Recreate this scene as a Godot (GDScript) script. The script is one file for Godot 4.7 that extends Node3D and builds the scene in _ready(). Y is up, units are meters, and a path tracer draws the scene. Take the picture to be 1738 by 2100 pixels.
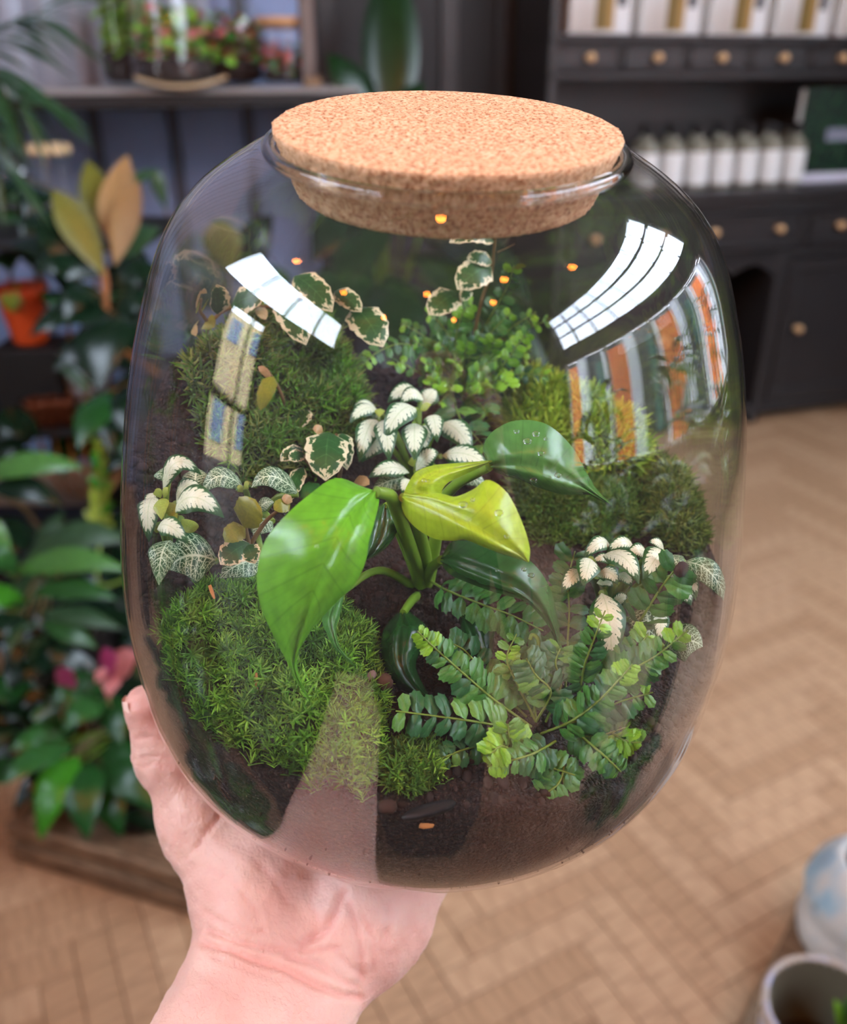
extends Node3D
# A hand holding a planted glass jar with a cork lid, inside a plant shop.
const F := 1806.0            # focal length in pixels of the 1738 x 2100 photograph
var cam_t := Transform3D()
var jar_t := Transform3D()   # the jar's own frame: origin at its middle, y along its axis
var cab_t := Transform3D()   # the frame of the back wall and the dresser: x along the wall, z out of it
var rng := RandomNumberGenerator.new()
var noise := FastNoiseLite.new()
var used := {}
var M := {}                  # materials


func _ready() -> void:
	rng.seed = 7
	noise.seed = 3
	noise.frequency = 1.0
	# ---- camera, sky, exposure
	cam_t = Transform3D(Basis(Vector3.RIGHT, deg_to_rad(-27.0)), Vector3(0, 1.5, 0))
	var cam := Camera3D.new()
	cam.name = "camera"
	cam.transform = cam_t
	cam.keep_aspect = Camera3D.KEEP_HEIGHT
	cam.near = 0.05
	cam.far = 120.0
	var lens := CameraAttributesPhysical.new()
	lens.frustum_focal_length = 30.1
	lens.frustum_focus_distance = 0.262
	lens.exposure_aperture = 8.2
	lens.frustum_near = 0.05
	lens.frustum_far = 120.0
	cam.attributes = lens
	cam.fov = rad_to_deg(2.0 * atan(1050.0 / F))
	add_child(cam)
	var sky_m := ProceduralSkyMaterial.new()
	sky_m.sky_top_color = Color(0.86, 0.92, 1.0)
	sky_m.sky_horizon_color = Color(0.97, 0.98, 1.0)
	sky_m.sky_curve = 0.25
	sky_m.ground_bottom_color = Color(0.35, 0.34, 0.33)
	sky_m.ground_horizon_color = Color(0.6, 0.6, 0.6)
	var sky := Sky.new()
	sky.sky_material = sky_m
	var env := Environment.new()
	env.background_mode = Environment.BG_SKY
	env.sky = sky
	env.background_energy_multiplier = 17.5
	env.tonemap_mode = Environment.TONE_MAPPER_LINEAR
	env.tonemap_exposure = 1.0
	env.sdfgi_enabled = true
	env.ssao_enabled = true
	env.ssil_enabled = true
	var we := WorldEnvironment.new()
	we.name = "world_environment"
	we.environment = env
	add_child(we)
	# ---- frames
	jar_t = cam_t * Transform3D(Basis(Vector3.BACK, deg_to_rad(-2.155)) * Basis(Vector3.RIGHT, deg_to_rad(36.035)), Vector3(21.4 / F, 134.9 / F, -1.0) * 0.29)
	cab_t = Transform3D(Basis(Vector3(0.9552, 0, -0.2960), Vector3.UP, Vector3(0.2960, 0, 0.9552)), Vector3(1.5333, 0, -3.8332))
	setup_profile()
	make_materials()
	# ---- large structure
	build_room()
	build_counter()
	build_street()
	build_cabinet()
	build_display()
	build_left_plants()
	build_back_plants()
	build_right_pots()
	build_side_plants()
	# ---- the jar and what it holds
	build_jar()
	build_soil()
	build_moss()
	build_philodendron()
	build_fittonias()
	build_figs()
	build_ferns()
	build_litter()
	build_person()
	build_lamps()


# =============================================================== helpers
func ray(px: float, py: float) -> Vector3:
	return cam_t.basis * Vector3((px - 869.0) / F, (1050.0 - py) / F, -1.0)

func P(px: float, py: float, d: float) -> Vector3:
	return cam_t.origin + ray(px, py) * d

func on_floor(px: float, py: float, y := 0.0) -> Vector3:
	var r := ray(px, py)
	return cam_t.origin + r * ((y - cam_t.origin.y) / r.y)

func to_px(p: Vector3) -> Vector2:
	var q := cam_t.affine_inverse() * p
	return Vector2(869.0 - F * q.x / q.z, 1050.0 + F * q.y / q.z)

func numbered(n: String) -> String:
	var k: int = used.get(n, 0)
	used[n] = k + 1
	return n if k == 0 else "%s_%03d" % [n, k]

func thing(called: String, label: String, category: String, at := Vector3.ZERO, group := "", turn := Basis.IDENTITY) -> Node3D:
	var o := Node3D.new()
	o.name = numbered(called)
	add_child(o, true)
	o.transform = Transform3D(turn, at)
	tag(o, label, category, group)
	return o

func tag(o: Node, label: String, category := "", group := "") -> void:
	o.set_meta("label", label)
	if category:
		o.set_meta("category", category)
	if group:
		o.set_meta("group", group)

func part(called: String, mesh: Mesh, mat: Material, parent: Node3D, xf := Transform3D()) -> MeshInstance3D:
	var o := MeshInstance3D.new()
	o.name = called
	o.mesh = mesh
	o.material_override = mat
	o.transform = xf
	parent.add_child(o, true)
	return o

func structure(called: String, mesh: Mesh, mat: Material, xf := Transform3D()) -> MeshInstance3D:
	var o := MeshInstance3D.new()
	o.name = numbered(called)
	o.mesh = mesh
	o.material_override = mat
	o.transform = xf
	o.set_meta("kind", "structure")
	add_child(o, true)
	return o

func stuff(called: String, mesh: Mesh, mat: Material, xfs: Array, cols: Array, parent: Node3D) -> MultiMeshInstance3D:
	var mm := MultiMesh.new()
	mm.transform_format = MultiMesh.TRANSFORM_3D
	mm.use_colors = cols.size() > 0
	mm.mesh = mesh
	mm.instance_count = xfs.size()
	for i in xfs.size():
		mm.set_instance_transform(i, xfs[i])
		if cols.size():
			mm.set_instance_color(i, cols[i])
	var o := MultiMeshInstance3D.new()
	o.name = called
	o.multimesh = mm
	o.material_override = mat
	o.set_meta("kind", "stuff")
	parent.add_child(o, true)
	return o


class MB:
	var v := PackedVector3Array()
	var n := PackedVector3Array()
	var uv := PackedVector2Array()
	var c := PackedColorArray()
	var ix := PackedInt32Array()
	var colored := false

	func tri(a: Vector3, b: Vector3, d: Vector3) -> void:
		var k := v.size()
		var nn := (d - a).cross(b - a).normalized()
		v.append_array([a, b, d])
		n.append_array([nn, nn, nn])
		uv.append_array([Vector2(a.x, a.y), Vector2(b.x, b.y), Vector2(d.x, d.y)])
		if colored:
			c.append_array([Color.WHITE, Color.WHITE, Color.WHITE])
		ix.append_array([k, k + 1, k + 2])

	func quad(a: Vector3, b: Vector3, d: Vector3, e: Vector3) -> void:
		tri(a, b, d)
		tri(a, d, e)

	# smooth grid of rows; wrap joins the last column to the first (which is repeated for uv)
	func grid(p: PackedVector3Array, nu: int, nv: int, uvs := PackedVector2Array(), cols := PackedColorArray(), wrap := false, flip := false) -> void:
		var k := v.size()
		var nn := PackedVector3Array()
		nn.resize(p.size())
		var f := -1.0 if flip else 1.0
		for i in nu - 1:
			for j in nv - 1:
				var a := i * nv + j
				var b := a + 1
				var d := a + nv
				var e := d + 1
				var n1 := (p[d] - p[a]).cross(p[b] - p[a]) * f
				var n2 := (p[d] - p[b]).cross(p[e] - p[b]) * f
				nn[a] += n1
				nn[b] += n1 + n2
				nn[d] += n1 + n2
				nn[e] += n2
				if flip:
					ix.append_array([k + a, k + d, k + b, k + b, k + d, k + e])
				else:
					ix.append_array([k + a, k + b, k + d, k + b, k + e, k + d])
		if wrap:
			for i in nu:
				var s := nn[i * nv] + nn[i * nv + nv - 1]
				nn[i * nv] = s
				nn[i * nv + nv - 1] = s
		for i in p.size():
			nn[i] = nn[i].normalized()
		v.append_array(p)
		n.append_array(nn)
		if uvs.size() == p.size():
			uv.append_array(uvs)
		else:
			for i in p.size():
				uv.append(Vector2(float(i % nv) / (nv - 1), float(i / nv) / (nu - 1)))
		if colored:
			if cols.size() == p.size():
				c.append_array(cols)
			else:
				for i in p.size():
					c.append(Color.WHITE)

	# a box with chamfered edges, turned by t
	func box(size: Vector3, t := Transform3D(), ch := 0.002) -> void:
		var h := size * 0.5
		ch = minf(ch, minf(h.x, minf(h.y, h.z)) * 0.6)
		var g := h - Vector3.ONE * ch
		for ax in 3:
			var u := (ax + 1) % 3
			var w := (ax + 2) % 3
			for s in [-1.0, 1.0]:
				var q := []
				for m in [[-1, -1], [1, -1], [1, 1], [-1, 1]]:
					var x := Vector3.ZERO
					x[ax] = s * h[ax]
					x[u] = m[0] * g[u]
					x[w] = m[1] * g[w]
					q.append(t * x)
				if s > 0:
					quad(q[0], q[3], q[2], q[1])
				else:
					quad(q[0], q[1], q[2], q[3])
			# the four edges along this axis
			for s1 in [-1.0, 1.0]:
				for s2 in [-1.0, 1.0]:
					var a := Vector3.ZERO
					var b := Vector3.ZERO
					a[u] = s1 * h[u]
					a[w] = s2 * g[w]
					b[u] = s1 * g[u]
					b[w] = s2 * h[w]
					var a1 := a
					var b1 := b
					a[ax] = -g[ax]
					b[ax] = -g[ax]
					a1[ax] = g[ax]
					b1[ax] = g[ax]
					if s1 * s2 > 0:
						quad(t * a, t * a1, t * b1, t * b)
					else:
						quad(t * a, t * b, t * b1, t * a1)
		for sx in [-1.0, 1.0]:
			for sy in [-1.0, 1.0]:
				for sz in [-1.0, 1.0]:
					var a := t * Vector3(sx * h.x, sy * g.y, sz * g.z)
					var b := t * Vector3(sx * g.x, sy * h.y, sz * g.z)
					var d := t * Vector3(sx * g.x, sy * g.y, sz * h.z)
					if sx * sy * sz > 0:
						tri(a, d, b)
					else:
						tri(a, b, d)

	func lathe(pr: Array, seg: int, t := Transform3D(), flip := false, a0 := 0.0, a1 := TAU) -> void:
		var p := PackedVector3Array()
		for q: Vector2 in pr:
			for j in seg + 1:
				var a := a0 + (a1 - a0) * j / seg
				p.append(t * Vector3(q.x * sin(a), q.y, q.x * cos(a)))
		grid(p, pr.size(), seg + 1, PackedVector2Array(), PackedColorArray(), a1 - a0 > 6.28, flip)

	# a round tube along points with a radius at each
	func tube(path: Array, radii: Array, seg := 8, caps := true) -> void:
		var p := PackedVector3Array()
		var m := path.size()
		var up := Vector3(0.31, 0.87, 0.39)
		for i in m:
			var t: Vector3 = (path[mini(i + 1, m - 1)] - path[maxi(i - 1, 0)]).normalized()
			var s := t.cross(up)
			if s.length() < 0.1:
				s = t.cross(Vector3.RIGHT)
			s = s.normalized()
			var w := s.cross(t).normalized()
			up = w
			var r: float = radii[mini(i, radii.size() - 1)]
			for j in seg + 1:
				var a := TAU * j / seg
				p.append(path[i] + (s * cos(a) + w * sin(a)) * r)
		grid(p, m, seg + 1, PackedVector2Array(), PackedColorArray(), true)
		if caps:
			for e in [0, m - 1]:
				for j in seg:
					if e == 0:
						tri(path[0], p[j + 1], p[j])
					else:
						tri(path[m - 1], p[e * (seg + 1) + j], p[e * (seg + 1) + j + 1])

	func done() -> ArrayMesh:
		var a := []
		a.resize(Mesh.ARRAY_MAX)
		a[Mesh.ARRAY_VERTEX] = v
		a[Mesh.ARRAY_NORMAL] = n
		a[Mesh.ARRAY_TEX_UV] = uv
		if colored:
			a[Mesh.ARRAY_COLOR] = c
		a[Mesh.ARRAY_INDEX] = ix
		var m := ArrayMesh.new()
		m.add_surface_from_arrays(Mesh.PRIMITIVE_TRIANGLES, a)
		return m


func box_mesh(size: Vector3, at := Vector3.ZERO, ch := 0.002) -> ArrayMesh:
	var b := MB.new()
	b.box(size, Transform3D(Basis.IDENTITY, at), ch)
	return b.done()

# a box from corner to corner
func span(a: Vector3, b: Vector3, ch := 0.002) -> ArrayMesh:
	return box_mesh((b - a).abs(), (a + b) * 0.5, ch)

func lathe_mesh(pr: Array, seg := 32, flip := false) -> ArrayMesh:
	var b := MB.new()
	b.lathe(pr, seg, Transform3D(), flip)
	return b.done()

func tube_mesh(path: Array, radii: Array, seg := 8) -> ArrayMesh:
	var b := MB.new()
	b.tube(path, radii, seg)
	return b.done()

func catmull(pts: Array, t: float) -> Variant:
	# t from 0 to 1 along any array of numbers or vectors
	var m := pts.size() - 1
	var x := clampf(t, 0.0, 1.0) * m
	var i := mini(int(x), m - 1)
	var u := x - i
	var p1 = pts[i]
	var p2 = pts[i + 1]
	var p0 = pts[i - 1] if i > 0 else p1 * 2.0 - p2
	var p3 = pts[i + 2] if i + 2 <= m else p2 * 2.0 - p1
	return (p1 * 2.0 + (p2 - p0) * u + (p0 * 2.0 - p1 * 5.0 + p2 * 4.0 - p3) * u * u + (p1 * 3.0 - p0 - p2 * 3.0 + p3) * u * u * u) * 0.5

func smooth_path(pts: Array, m: int) -> Array:
	var o := []
	for i in m:
		o.append(catmull(pts, float(i) / (m - 1)))
	return o


# =============================================================== materials
func mat(color: Color, rough := 0.6, more := {}) -> StandardMaterial3D:
	var m := StandardMaterial3D.new()
	m.albedo_color = color
	m.roughness = rough
	for k in more:
		m.set(k, more[k])
	return m

func c8(r: int, g: int, b: int) -> Color:
	return Color8(r, g, b)

func picture(w: int, h: int, fn: Callable) -> ImageTexture:
	var im := Image.create(w, h, false, Image.FORMAT_RGB8)
	for y in h:
		for x in w:
			im.set_pixel(x, y, fn.call((x + 0.5) / w, (y + 0.5) / h))
	return ImageTexture.create_from_image(im)

func noise_tex(freq: float, kind: int, ramp: Array, size := 512, octaves := 3, seed_ := 1) -> NoiseTexture2D:
	var nz := FastNoiseLite.new()
	nz.noise_type = kind
	nz.frequency = freq
	nz.fractal_octaves = octaves
	nz.seed = seed_
	if kind == FastNoiseLite.TYPE_CELLULAR:
		nz.cellular_return_type = FastNoiseLite.RETURN_CELL_VALUE
		nz.fractal_type = FastNoiseLite.FRACTAL_NONE
		nz.domain_warp_enabled = true
		nz.domain_warp_amplitude = 12.0
		nz.domain_warp_frequency = 0.05
	var t := NoiseTexture2D.new()
	t.width = size
	t.height = size
	t.seamless = true
	t.noise = nz
	if ramp.size():
		var g := Gradient.new()
		var offs := PackedFloat32Array()
		var cols := PackedColorArray()
		for i in ramp.size():
			offs.append(ramp[i][0])
			cols.append(ramp[i][1])
		g.offsets = offs
		g.colors = cols
		t.color_ramp = g
	return t

func leaf_mat(tex: Texture2D, tint: Color, rough := 0.35, back := 0.25) -> StandardMaterial3D:
	var m := mat(tint, rough)
	m.albedo_texture = tex
	m.backlight_enabled = true
	m.backlight = Color(back, back, back * 0.6)
	m.metallic_specular = 0.5
	return m

func make_materials() -> void:
	var cell := FastNoiseLite.new()
	cell.noise_type = FastNoiseLite.TYPE_CELLULAR
	cell.cellular_return_type = FastNoiseLite.RETURN_DISTANCE2_SUB
	cell.frequency = 1.0
	# broad leaf: pale midrib, fine side veins
	var vein := func(u: float, v: float) -> Color:
		var x := absf(u - 0.5) * 2.0
		var s := fposmod(v * 9.0 - x * 1.6 * (1.0 - 0.3 * x), 1.0)
		var line := exp(-pow((s - 0.5) / 0.035, 2.0)) * 0.10 * (1.0 - x * 0.7)
		var fine := exp(-pow((fposmod(s * 3.0, 1.0) - 0.5) / 0.08, 2.0)) * 0.035
		var b := 0.90 + 0.10 * noise.get_noise_2d(u * 5.0, v * 9.0) - line - fine
		var mid := exp(-pow(x / 0.022, 2.0))
		return Color(b + mid * 0.08, b + mid * 0.06, b * 0.96 + mid * 0.1).clamp()
	var t_vein := picture(192, 384, vein)
	# mosaic plant: white leaf with green rim and flecks
	var mosaic := func(u: float, v: float) -> Color:
		var x := absf(u - 0.5) * 2.0
		var e := 1.0 - x
		var s := fposmod(v * 9.0 - x * 1.7, 1.0)
		var nz := noise.get_noise_2d(u * 12.0, v * 20.0)
		var green := smoothstep(0.33, 0.23, minf(e, (1.0 - v) * 2.0) + nz * 0.10 + 0.04 * cos(s * TAU))
		# flecks between the side veins, thicker towards the rim
		var gap := absf(s - 0.5)
		green = maxf(green, 0.9 * smoothstep(0.17, 0.08, gap + 0.25 * smoothstep(0.62, 0.2, x + nz * 0.5) + 0.10 * smoothstep(0.70, 0.84, x)))
		var line := exp(-pow(x / 0.04, 2.0)) + exp(-pow((0.5 - gap) / 0.05, 2.0)) * 0.6
		return Color(0.88, 0.91, 0.80).lerp(Color(0.66, 0.76, 0.52), clampf(line * 0.5, 0, 1)).lerp(Color(0.15, 0.34, 0.15), clampf(green, 0, 1))
	var t_mosaic := picture(160, 320, mosaic)
	# mosaic plant: green leaf with a white net
	var net := func(u: float, v: float) -> Color:
		var x := absf(u - 0.5) * 2.0
		var s := fposmod(v * 8.0 - x * 1.6, 1.0)
		var vn := exp(-pow((s - 0.5) / 0.10, 2.0)) * (1.0 - 0.5 * x)
		vn = maxf(vn, exp(-pow(x / 0.06, 2.0)))
		var nt := cell.get_noise_2d(u * 11.0, v * 15.0 - x * 3.0) + 1.0
		vn = maxf(vn, smoothstep(0.26, 0.08, nt) * 0.95)
		vn *= smoothstep(0.0, 0.10, 1.0 - x)
		return Color(0.12, 0.30, 0.13).lerp(Color(0.84, 0.89, 0.76), clampf(vn * 1.25, 0, 1))
	var t_net := picture(160, 320, net)
	# creeping fig: green with a ragged cream rim
	var fig := func(u: float, v: float) -> Color:
		var x := absf(u - 0.5) * 2.0
		var e := 1.0 - x
		var nz := noise.get_noise_2d(u * 5.0 + 9.0, v * 7.0) * 0.30 + noise.get_noise_2d(u * 22.0, v * 30.0) * 0.08
		var cream := smoothstep(0.30, 0.22, minf(e, (1.0 - v) * 2.2) + nz * 1.4)
		var s := fposmod(v * 6.0 - x * 1.2, 1.0)
		var line := exp(-pow((s - 0.5) / 0.06, 2.0)) * (1.0 - x) + exp(-pow(x / 0.03, 2.0))
		var g := Color(0.16, 0.33, 0.14).lerp(Color(0.30, 0.48, 0.26), clampf(line * 0.6 + 0.3 * noise.get_noise_2d(u * 9.0, v * 9.0), 0, 1))
		return g.lerp(Color(0.86, 0.82, 0.66), cream)
	var t_fig := picture(128, 192, fig)
	var frond := func(u: float, v: float) -> Color:
		var a := atan2(v - 0.5, u + 0.05)
		var w := exp(-pow((fposmod(a * 5.0, 1.0) - 0.5) / 0.12, 2.0))
		var b := 0.9 + 0.1 * noise.get_noise_2d(u * 8.0, v * 8.0) - 0.10 * w
		return Color(b, b, b).clamp()
	var t_frond := picture(64, 64, frond)
	M.vein = t_vein
	M.leaf_bright = leaf_mat(t_vein, c8(112, 190, 46), 0.25, 0.3)
	M.leaf_lime = leaf_mat(t_vein, c8(176, 212, 50), 0.3, 0.15)
	M.leaf_mid = leaf_mat(t_vein, c8(88, 146, 72), 0.24, 0.2)
	M.leaf_dark = leaf_mat(t_vein, c8(52, 104, 50), 0.26, 0.15)
	M.leaf_deep = leaf_mat(t_vein, c8(36, 84, 38), 0.26, 0.12)
	M.stem_green = mat(c8(112, 150, 44), 0.35, {"backlight_enabled": true, "backlight": Color(0.15, 0.2, 0.05)})
	M.stem_lime = mat(c8(118, 146, 56), 0.45)
	M.stem_brown = mat(c8(120, 96, 56), 0.7)
	M.mosaic = leaf_mat(t_mosaic, Color.WHITE, 0.42, 0.12)
	M.net = leaf_mat(t_net, Color.WHITE, 0.42, 0.12)
	M.mosaic_young = leaf_mat(t_vein, c8(178, 200, 90), 0.45, 0.25)
	M.fig = leaf_mat(t_fig, Color.WHITE, 0.4, 0.15)
	M.fig_olive = leaf_mat(t_vein, c8(140, 146, 40), 0.35, 0.25)
	M.fig_pink = leaf_mat(t_vein, c8(196, 160, 112), 0.45, 0.25)
	M.fig_cream = leaf_mat(t_vein, c8(222, 208, 164), 0.45, 0.25)
	M.fern = []
	for c in [c8(66, 126, 58), c8(82, 146, 62), c8(54, 112, 62), c8(104, 162, 66), c8(140, 204, 48)]:
		M.fern.append(leaf_mat(t_frond, c, 0.38, 0.25))
	# moss, soil, bark
	M.moss = mat(Color.WHITE, 0.55, {"vertex_color_use_as_albedo": true, "backlight_enabled": true, "backlight": Color(0.25, 0.35, 0.1)})
	M.moss_base = mat(Color.WHITE, 0.95, {"albedo_texture": noise_tex(0.03, FastNoiseLite.TYPE_SIMPLEX, [[0.0, c8(20, 26, 12)], [0.6, c8(38, 52, 18)], [1.0, c8(60, 58, 30)]]), "uv1_triplanar": true, "uv1_scale": Vector3.ONE * 40.0})
	var soil_tex := noise_tex(0.05, FastNoiseLite.TYPE_SIMPLEX, [[0.0, c8(20, 13, 11)], [0.45, c8(42, 29, 25)], [0.7, c8(58, 40, 33)], [1.0, c8(100, 72, 56)]], 512, 5)
	M.soil = mat(Color.WHITE, 0.9, {"albedo_texture": soil_tex, "uv1_triplanar": true, "uv1_scale": Vector3.ONE * 18.0, "heightmap_enabled": true, "heightmap_texture": noise_tex(0.06, FastNoiseLite.TYPE_SIMPLEX, [], 512, 5, 2), "heightmap_scale": 0.25})
	M.crumb = mat(Color.WHITE, 0.95, {"vertex_color_use_as_albedo": true})
	M.bark = mat(c8(92, 62, 44), 0.85)
	M.chip = mat(c8(206, 142, 82), 0.8)
	# cork
	var cork_tex := noise_tex(0.06, FastNoiseLite.TYPE_CELLULAR, [[0.0, c8(186, 140, 104)], [0.10, c8(206, 164, 126)], [0.4, c8(218, 180, 142)], [0.75, c8(228, 192, 154)], [1.0, c8(238, 208, 174)]], 1024)
	var cork_fine := noise_tex(0.03, FastNoiseLite.TYPE_SIMPLEX, [[0.0, c8(120, 80, 56)], [0.24, c8(190, 146, 110)], [0.38, c8(246, 238, 230)], [1.0, Color.WHITE]], 1024, 5, 5)
	M.cork = mat(Color.WHITE, 0.85, {"albedo_texture": cork_tex, "uv1_triplanar": true, "uv1_scale": Vector3.ONE * 17.0, "detail_enabled": true, "detail_albedo": cork_fine, "detail_blend_mode": BaseMaterial3D.BLEND_MODE_MUL, "detail_uv_layer": BaseMaterial3D.DETAIL_UV_1, "heightmap_enabled": true, "heightmap_texture": noise_tex(0.06, FastNoiseLite.TYPE_CELLULAR, [], 512), "heightmap_scale": 0.05})
	M.cork_plain = mat(c8(204, 156, 108), 0.85)
	# glass
	M.glass = mat(Color(0.96, 1.0, 0.98, 0.006), 0.0, {"transparency": BaseMaterial3D.TRANSPARENCY_ALPHA, "metallic_specular": 0.5})
	M.pane = mat(Color(0.95, 1.0, 0.98, 0.0), 0.0, {"transparency": BaseMaterial3D.TRANSPARENCY_ALPHA, "metallic_specular": 0.5})
	M.solid_glass = mat(Color(1, 1, 1, 0.0), 0.0, {"refraction_enabled": true, "refraction_scale": 0.05})
	# room
	M.black_paint = mat(c8(38, 36, 37), 0.4)
	M.black_matt = mat(c8(17, 17, 19), 0.6)
	M.slate = mat(c8(126, 144, 182), 0.5)
	M.slate_dark = mat(c8(84, 90, 104), 0.55)
	M.brass = mat(c8(232, 190, 140), 0.3, {"metallic": 0.45})
	M.white_paint = mat(c8(226, 226, 222), 0.6)
	M.ceiling = mat(c8(44, 44, 48), 0.8)
	M.planks = []
	for c in [c8(196, 160, 124), c8(192, 155, 119), c8(199, 163, 127), c8(188, 151, 115)]:
		M.planks.append(mat(c, 0.55, {"albedo_texture": noise_tex(0.012, FastNoiseLite.TYPE_SIMPLEX, [[0.0, Color(0.82, 0.8, 0.78)], [0.5, Color(0.95, 0.94, 0.93)], [1.0, Color.WHITE]], 256, 4, M.planks.size()), "uv1_triplanar": true, "uv1_scale": Vector3(14, 14, 2.2)}))
	M.floor_base = mat(c8(150, 114, 86), 0.8)
	M.old_wood = mat(c8(158, 128, 98), 0.8, {"albedo_texture": noise_tex(0.02, FastNoiseLite.TYPE_SIMPLEX, [[0.0, Color(0.6, 0.58, 0.56)], [1.0, Color.WHITE]], 256, 4, 9), "uv1_triplanar": true, "uv1_scale": Vector3(2, 14, 14)})
	M.pale_wood = mat(c8(206, 180, 140), 0.7)
	M.copper = mat(c8(120, 66, 44), 0.32, {"metallic": 0.8})
	M.paper = mat(c8(228, 230, 228), 0.7)
	M.bulb = mat(c8(255, 190, 110), 0.4, {"emission_enabled": true, "emission": Color(1.0, 0.50, 0.14), "emission_energy_multiplier": 40.0})
	M.tan_leaf = leaf_mat(t_vein, c8(176, 140, 92), 0.5, 0.1)
	M.olive_leaf = leaf_mat(t_vein, c8(122, 122, 48), 0.4, 0.15)
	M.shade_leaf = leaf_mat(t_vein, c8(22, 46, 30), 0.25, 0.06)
	M.grey_leaf = leaf_mat(t_vein, c8(58, 92, 60), 0.38, 0.1)
	M.fresh_leaf = leaf_mat(t_vein, c8(64, 138, 36), 0.25, 0.2)
	M.yellow_leaf = leaf_mat(t_vein, c8(150, 172, 62), 0.35, 0.25)
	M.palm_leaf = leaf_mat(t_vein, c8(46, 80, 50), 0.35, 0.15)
	M.pink = leaf_mat(t_vein, c8(206, 122, 126), 0.3, 0.2)
	M.magenta = leaf_mat(t_vein, c8(160, 54, 108), 0.35, 0.2)
	M.salmon_leaf = leaf_mat(t_vein, c8(206, 92, 84), 0.4, 0.2)
	M.orange_pot = mat(c8(220, 84, 34), 0.4)
	M.grey_pot = mat(c8(168, 162, 164), 0.6)
	M.peat = mat(c8(40, 28, 24), 0.95)
	M.trunk = mat(c8(146, 92, 46), 0.7)
	M.metal_sheet = mat(c8(150, 158, 172), 0.45, {"metallic": 0.2})
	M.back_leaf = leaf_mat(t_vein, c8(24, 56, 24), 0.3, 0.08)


# =============================================================== the jar
var prof_h := PackedFloat32Array()   # inner wall: height and radius, rising
var prof_r := PackedFloat32Array()
var outer := []                      # outer profile as Vector2(radius, height)
var inner := []

func setup_profile() -> void:
	# distance from the jar's middle at eleven even angles from straight down to the shoulder
	var rho := [0.1185, 0.1266, 0.143, 0.1391, 0.1205, 0.1064, 0.0985, 0.0969, 0.1001, 0.1062, 0.1059]
	for i in 81:
		var t := i / 80.0
		var a := deg_to_rad(lerpf(-90.0, 62.0, t))
		var q: float = catmull(rho, t)
		outer.append(Vector2(maxf(q * cos(a), 0.0), q * sin(a)))
	# neck and mouth
	outer.append_array([Vector2(0.0478, 0.0938), Vector2(0.0465, 0.0935)])
	for i in outer.size():
		var a: Vector2 = outer[maxi(i - 1, 0)]
		var b: Vector2 = outer[mini(i + 1, outer.size() - 1)]
		var t := (b - a).normalized()
		var q: Vector2 = outer[i] + Vector2(-t.y, t.x) * 0.0009
		inner.append(Vector2(maxf(q.x, 0.0), q.y))
	var last := -1.0
	for q: Vector2 in inner:
		if q.x > 0.06 and q.y > last or prof_h.size() and q.y > last:
			prof_h.append(q.y)
			prof_r.append(q.x)
			last = q.y

func inner_r(h: float) -> float:
	if h <= prof_h[0]:
		return prof_r[0] * 0.99
	var m := prof_h.size()
	if h >= prof_h[m - 1]:
		return prof_r[m - 1]
	var i := prof_h.bsearch(h)
	var t := (h - prof_h[i - 1]) / maxf(prof_h[i] - prof_h[i - 1], 1e-6)
	return lerpf(prof_r[i - 1], prof_r[i], t)

# keeps a point of the planting inside the glass
func keep_in(w: Vector3) -> Vector3:
	var q := jar_t.affine_inverse() * w
	q.y = clampf(q.y, prof_h[0] + 0.002, 0.088)
	var r := Vector2(q.x, q.z).length()
	var lim := inner_r(q.y) - 0.0012
	if r > lim:
		q.x *= lim / r
		q.z *= lim / r
	return jar_t * q

const SOIL := [[0, 100, -52], [-50, 85, -50], [60, 80, -62], [-90, 50, -25], [-100, 0, 2], [-95, -30, 14], [-66, -62, 12], [-50, -82, 4], [-28, -100, -22], [24, -100, -36], [64, -80, -33], [96, -40, -35], [103, 0, -45], [100, 40, -62], [0, 0, -46], [-40, 0, -30], [50, 0, -52], [0, 50, -54], [-50, 50, -45], [0, -50, -37], [50, -50, -40], [50, 40, -58], [-72, -36, 12], [-45, -45, -10], [-62, -14, -12]]

func soil_h(x: float, z: float) -> float:
	var s := 0.0
	var w := 0.0
	for c in SOIL:
		var dx: float = c[0] * 0.001 - x
		var dz: float = c[1] * 0.001 - z
		var d := dx * dx + dz * dz + 1e-5
		var k := 1.0 / (d * sqrt(d))
		s += k * c[2] * 0.001
		w += k
	return s / w + noise.get_noise_2d(x * 160.0, z * 160.0) * 0.0018 + noise.get_noise_2d(x * 420.0, z * 420.0) * 0.0008

# where the line of sight through a pixel meets the soil, in the jar's frame
func soil_at(px: float, py: float) -> Vector3:
	var inv := jar_t.affine_inverse()
	var o := inv * cam_t.origin
	var d := inv.basis * ray(px, py)
	var t := 0.18
	while t < 0.46:
		var q := o + d * t
		if q.y < soil_h(q.x, q.z):
			break
		t += 0.001
	var e := o + d * t
	var r := Vector2(e.x, e.z).length()
	var lim := inner_r(e.y) - 0.002
	if r > lim:
		e.x *= lim / r
		e.z *= lim / r
	e.y = soil_h(e.x, e.z)
	return e

func soil_w(px: float, py: float) -> Vector3:
	return jar_t * soil_at(px, py)

# where the line of sight through a pixel enters the jar, a little behind the glass
func glass_w(px: float, py: float, behind := 0.0016) -> Vector3:
	var inv := jar_t.affine_inverse()
	var o := inv * cam_t.origin
	var d := inv.basis * ray(px, py)
	var t := 0.16
	while t < 0.36:
		var q := o + d * t
		if q.y < 0.088 and q.y > prof_h[0] and Vector2(q.x, q.z).length() < inner_r(q.y):
			break
		t += 0.0005
	return jar_t * (o + d * (t + behind))

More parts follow.
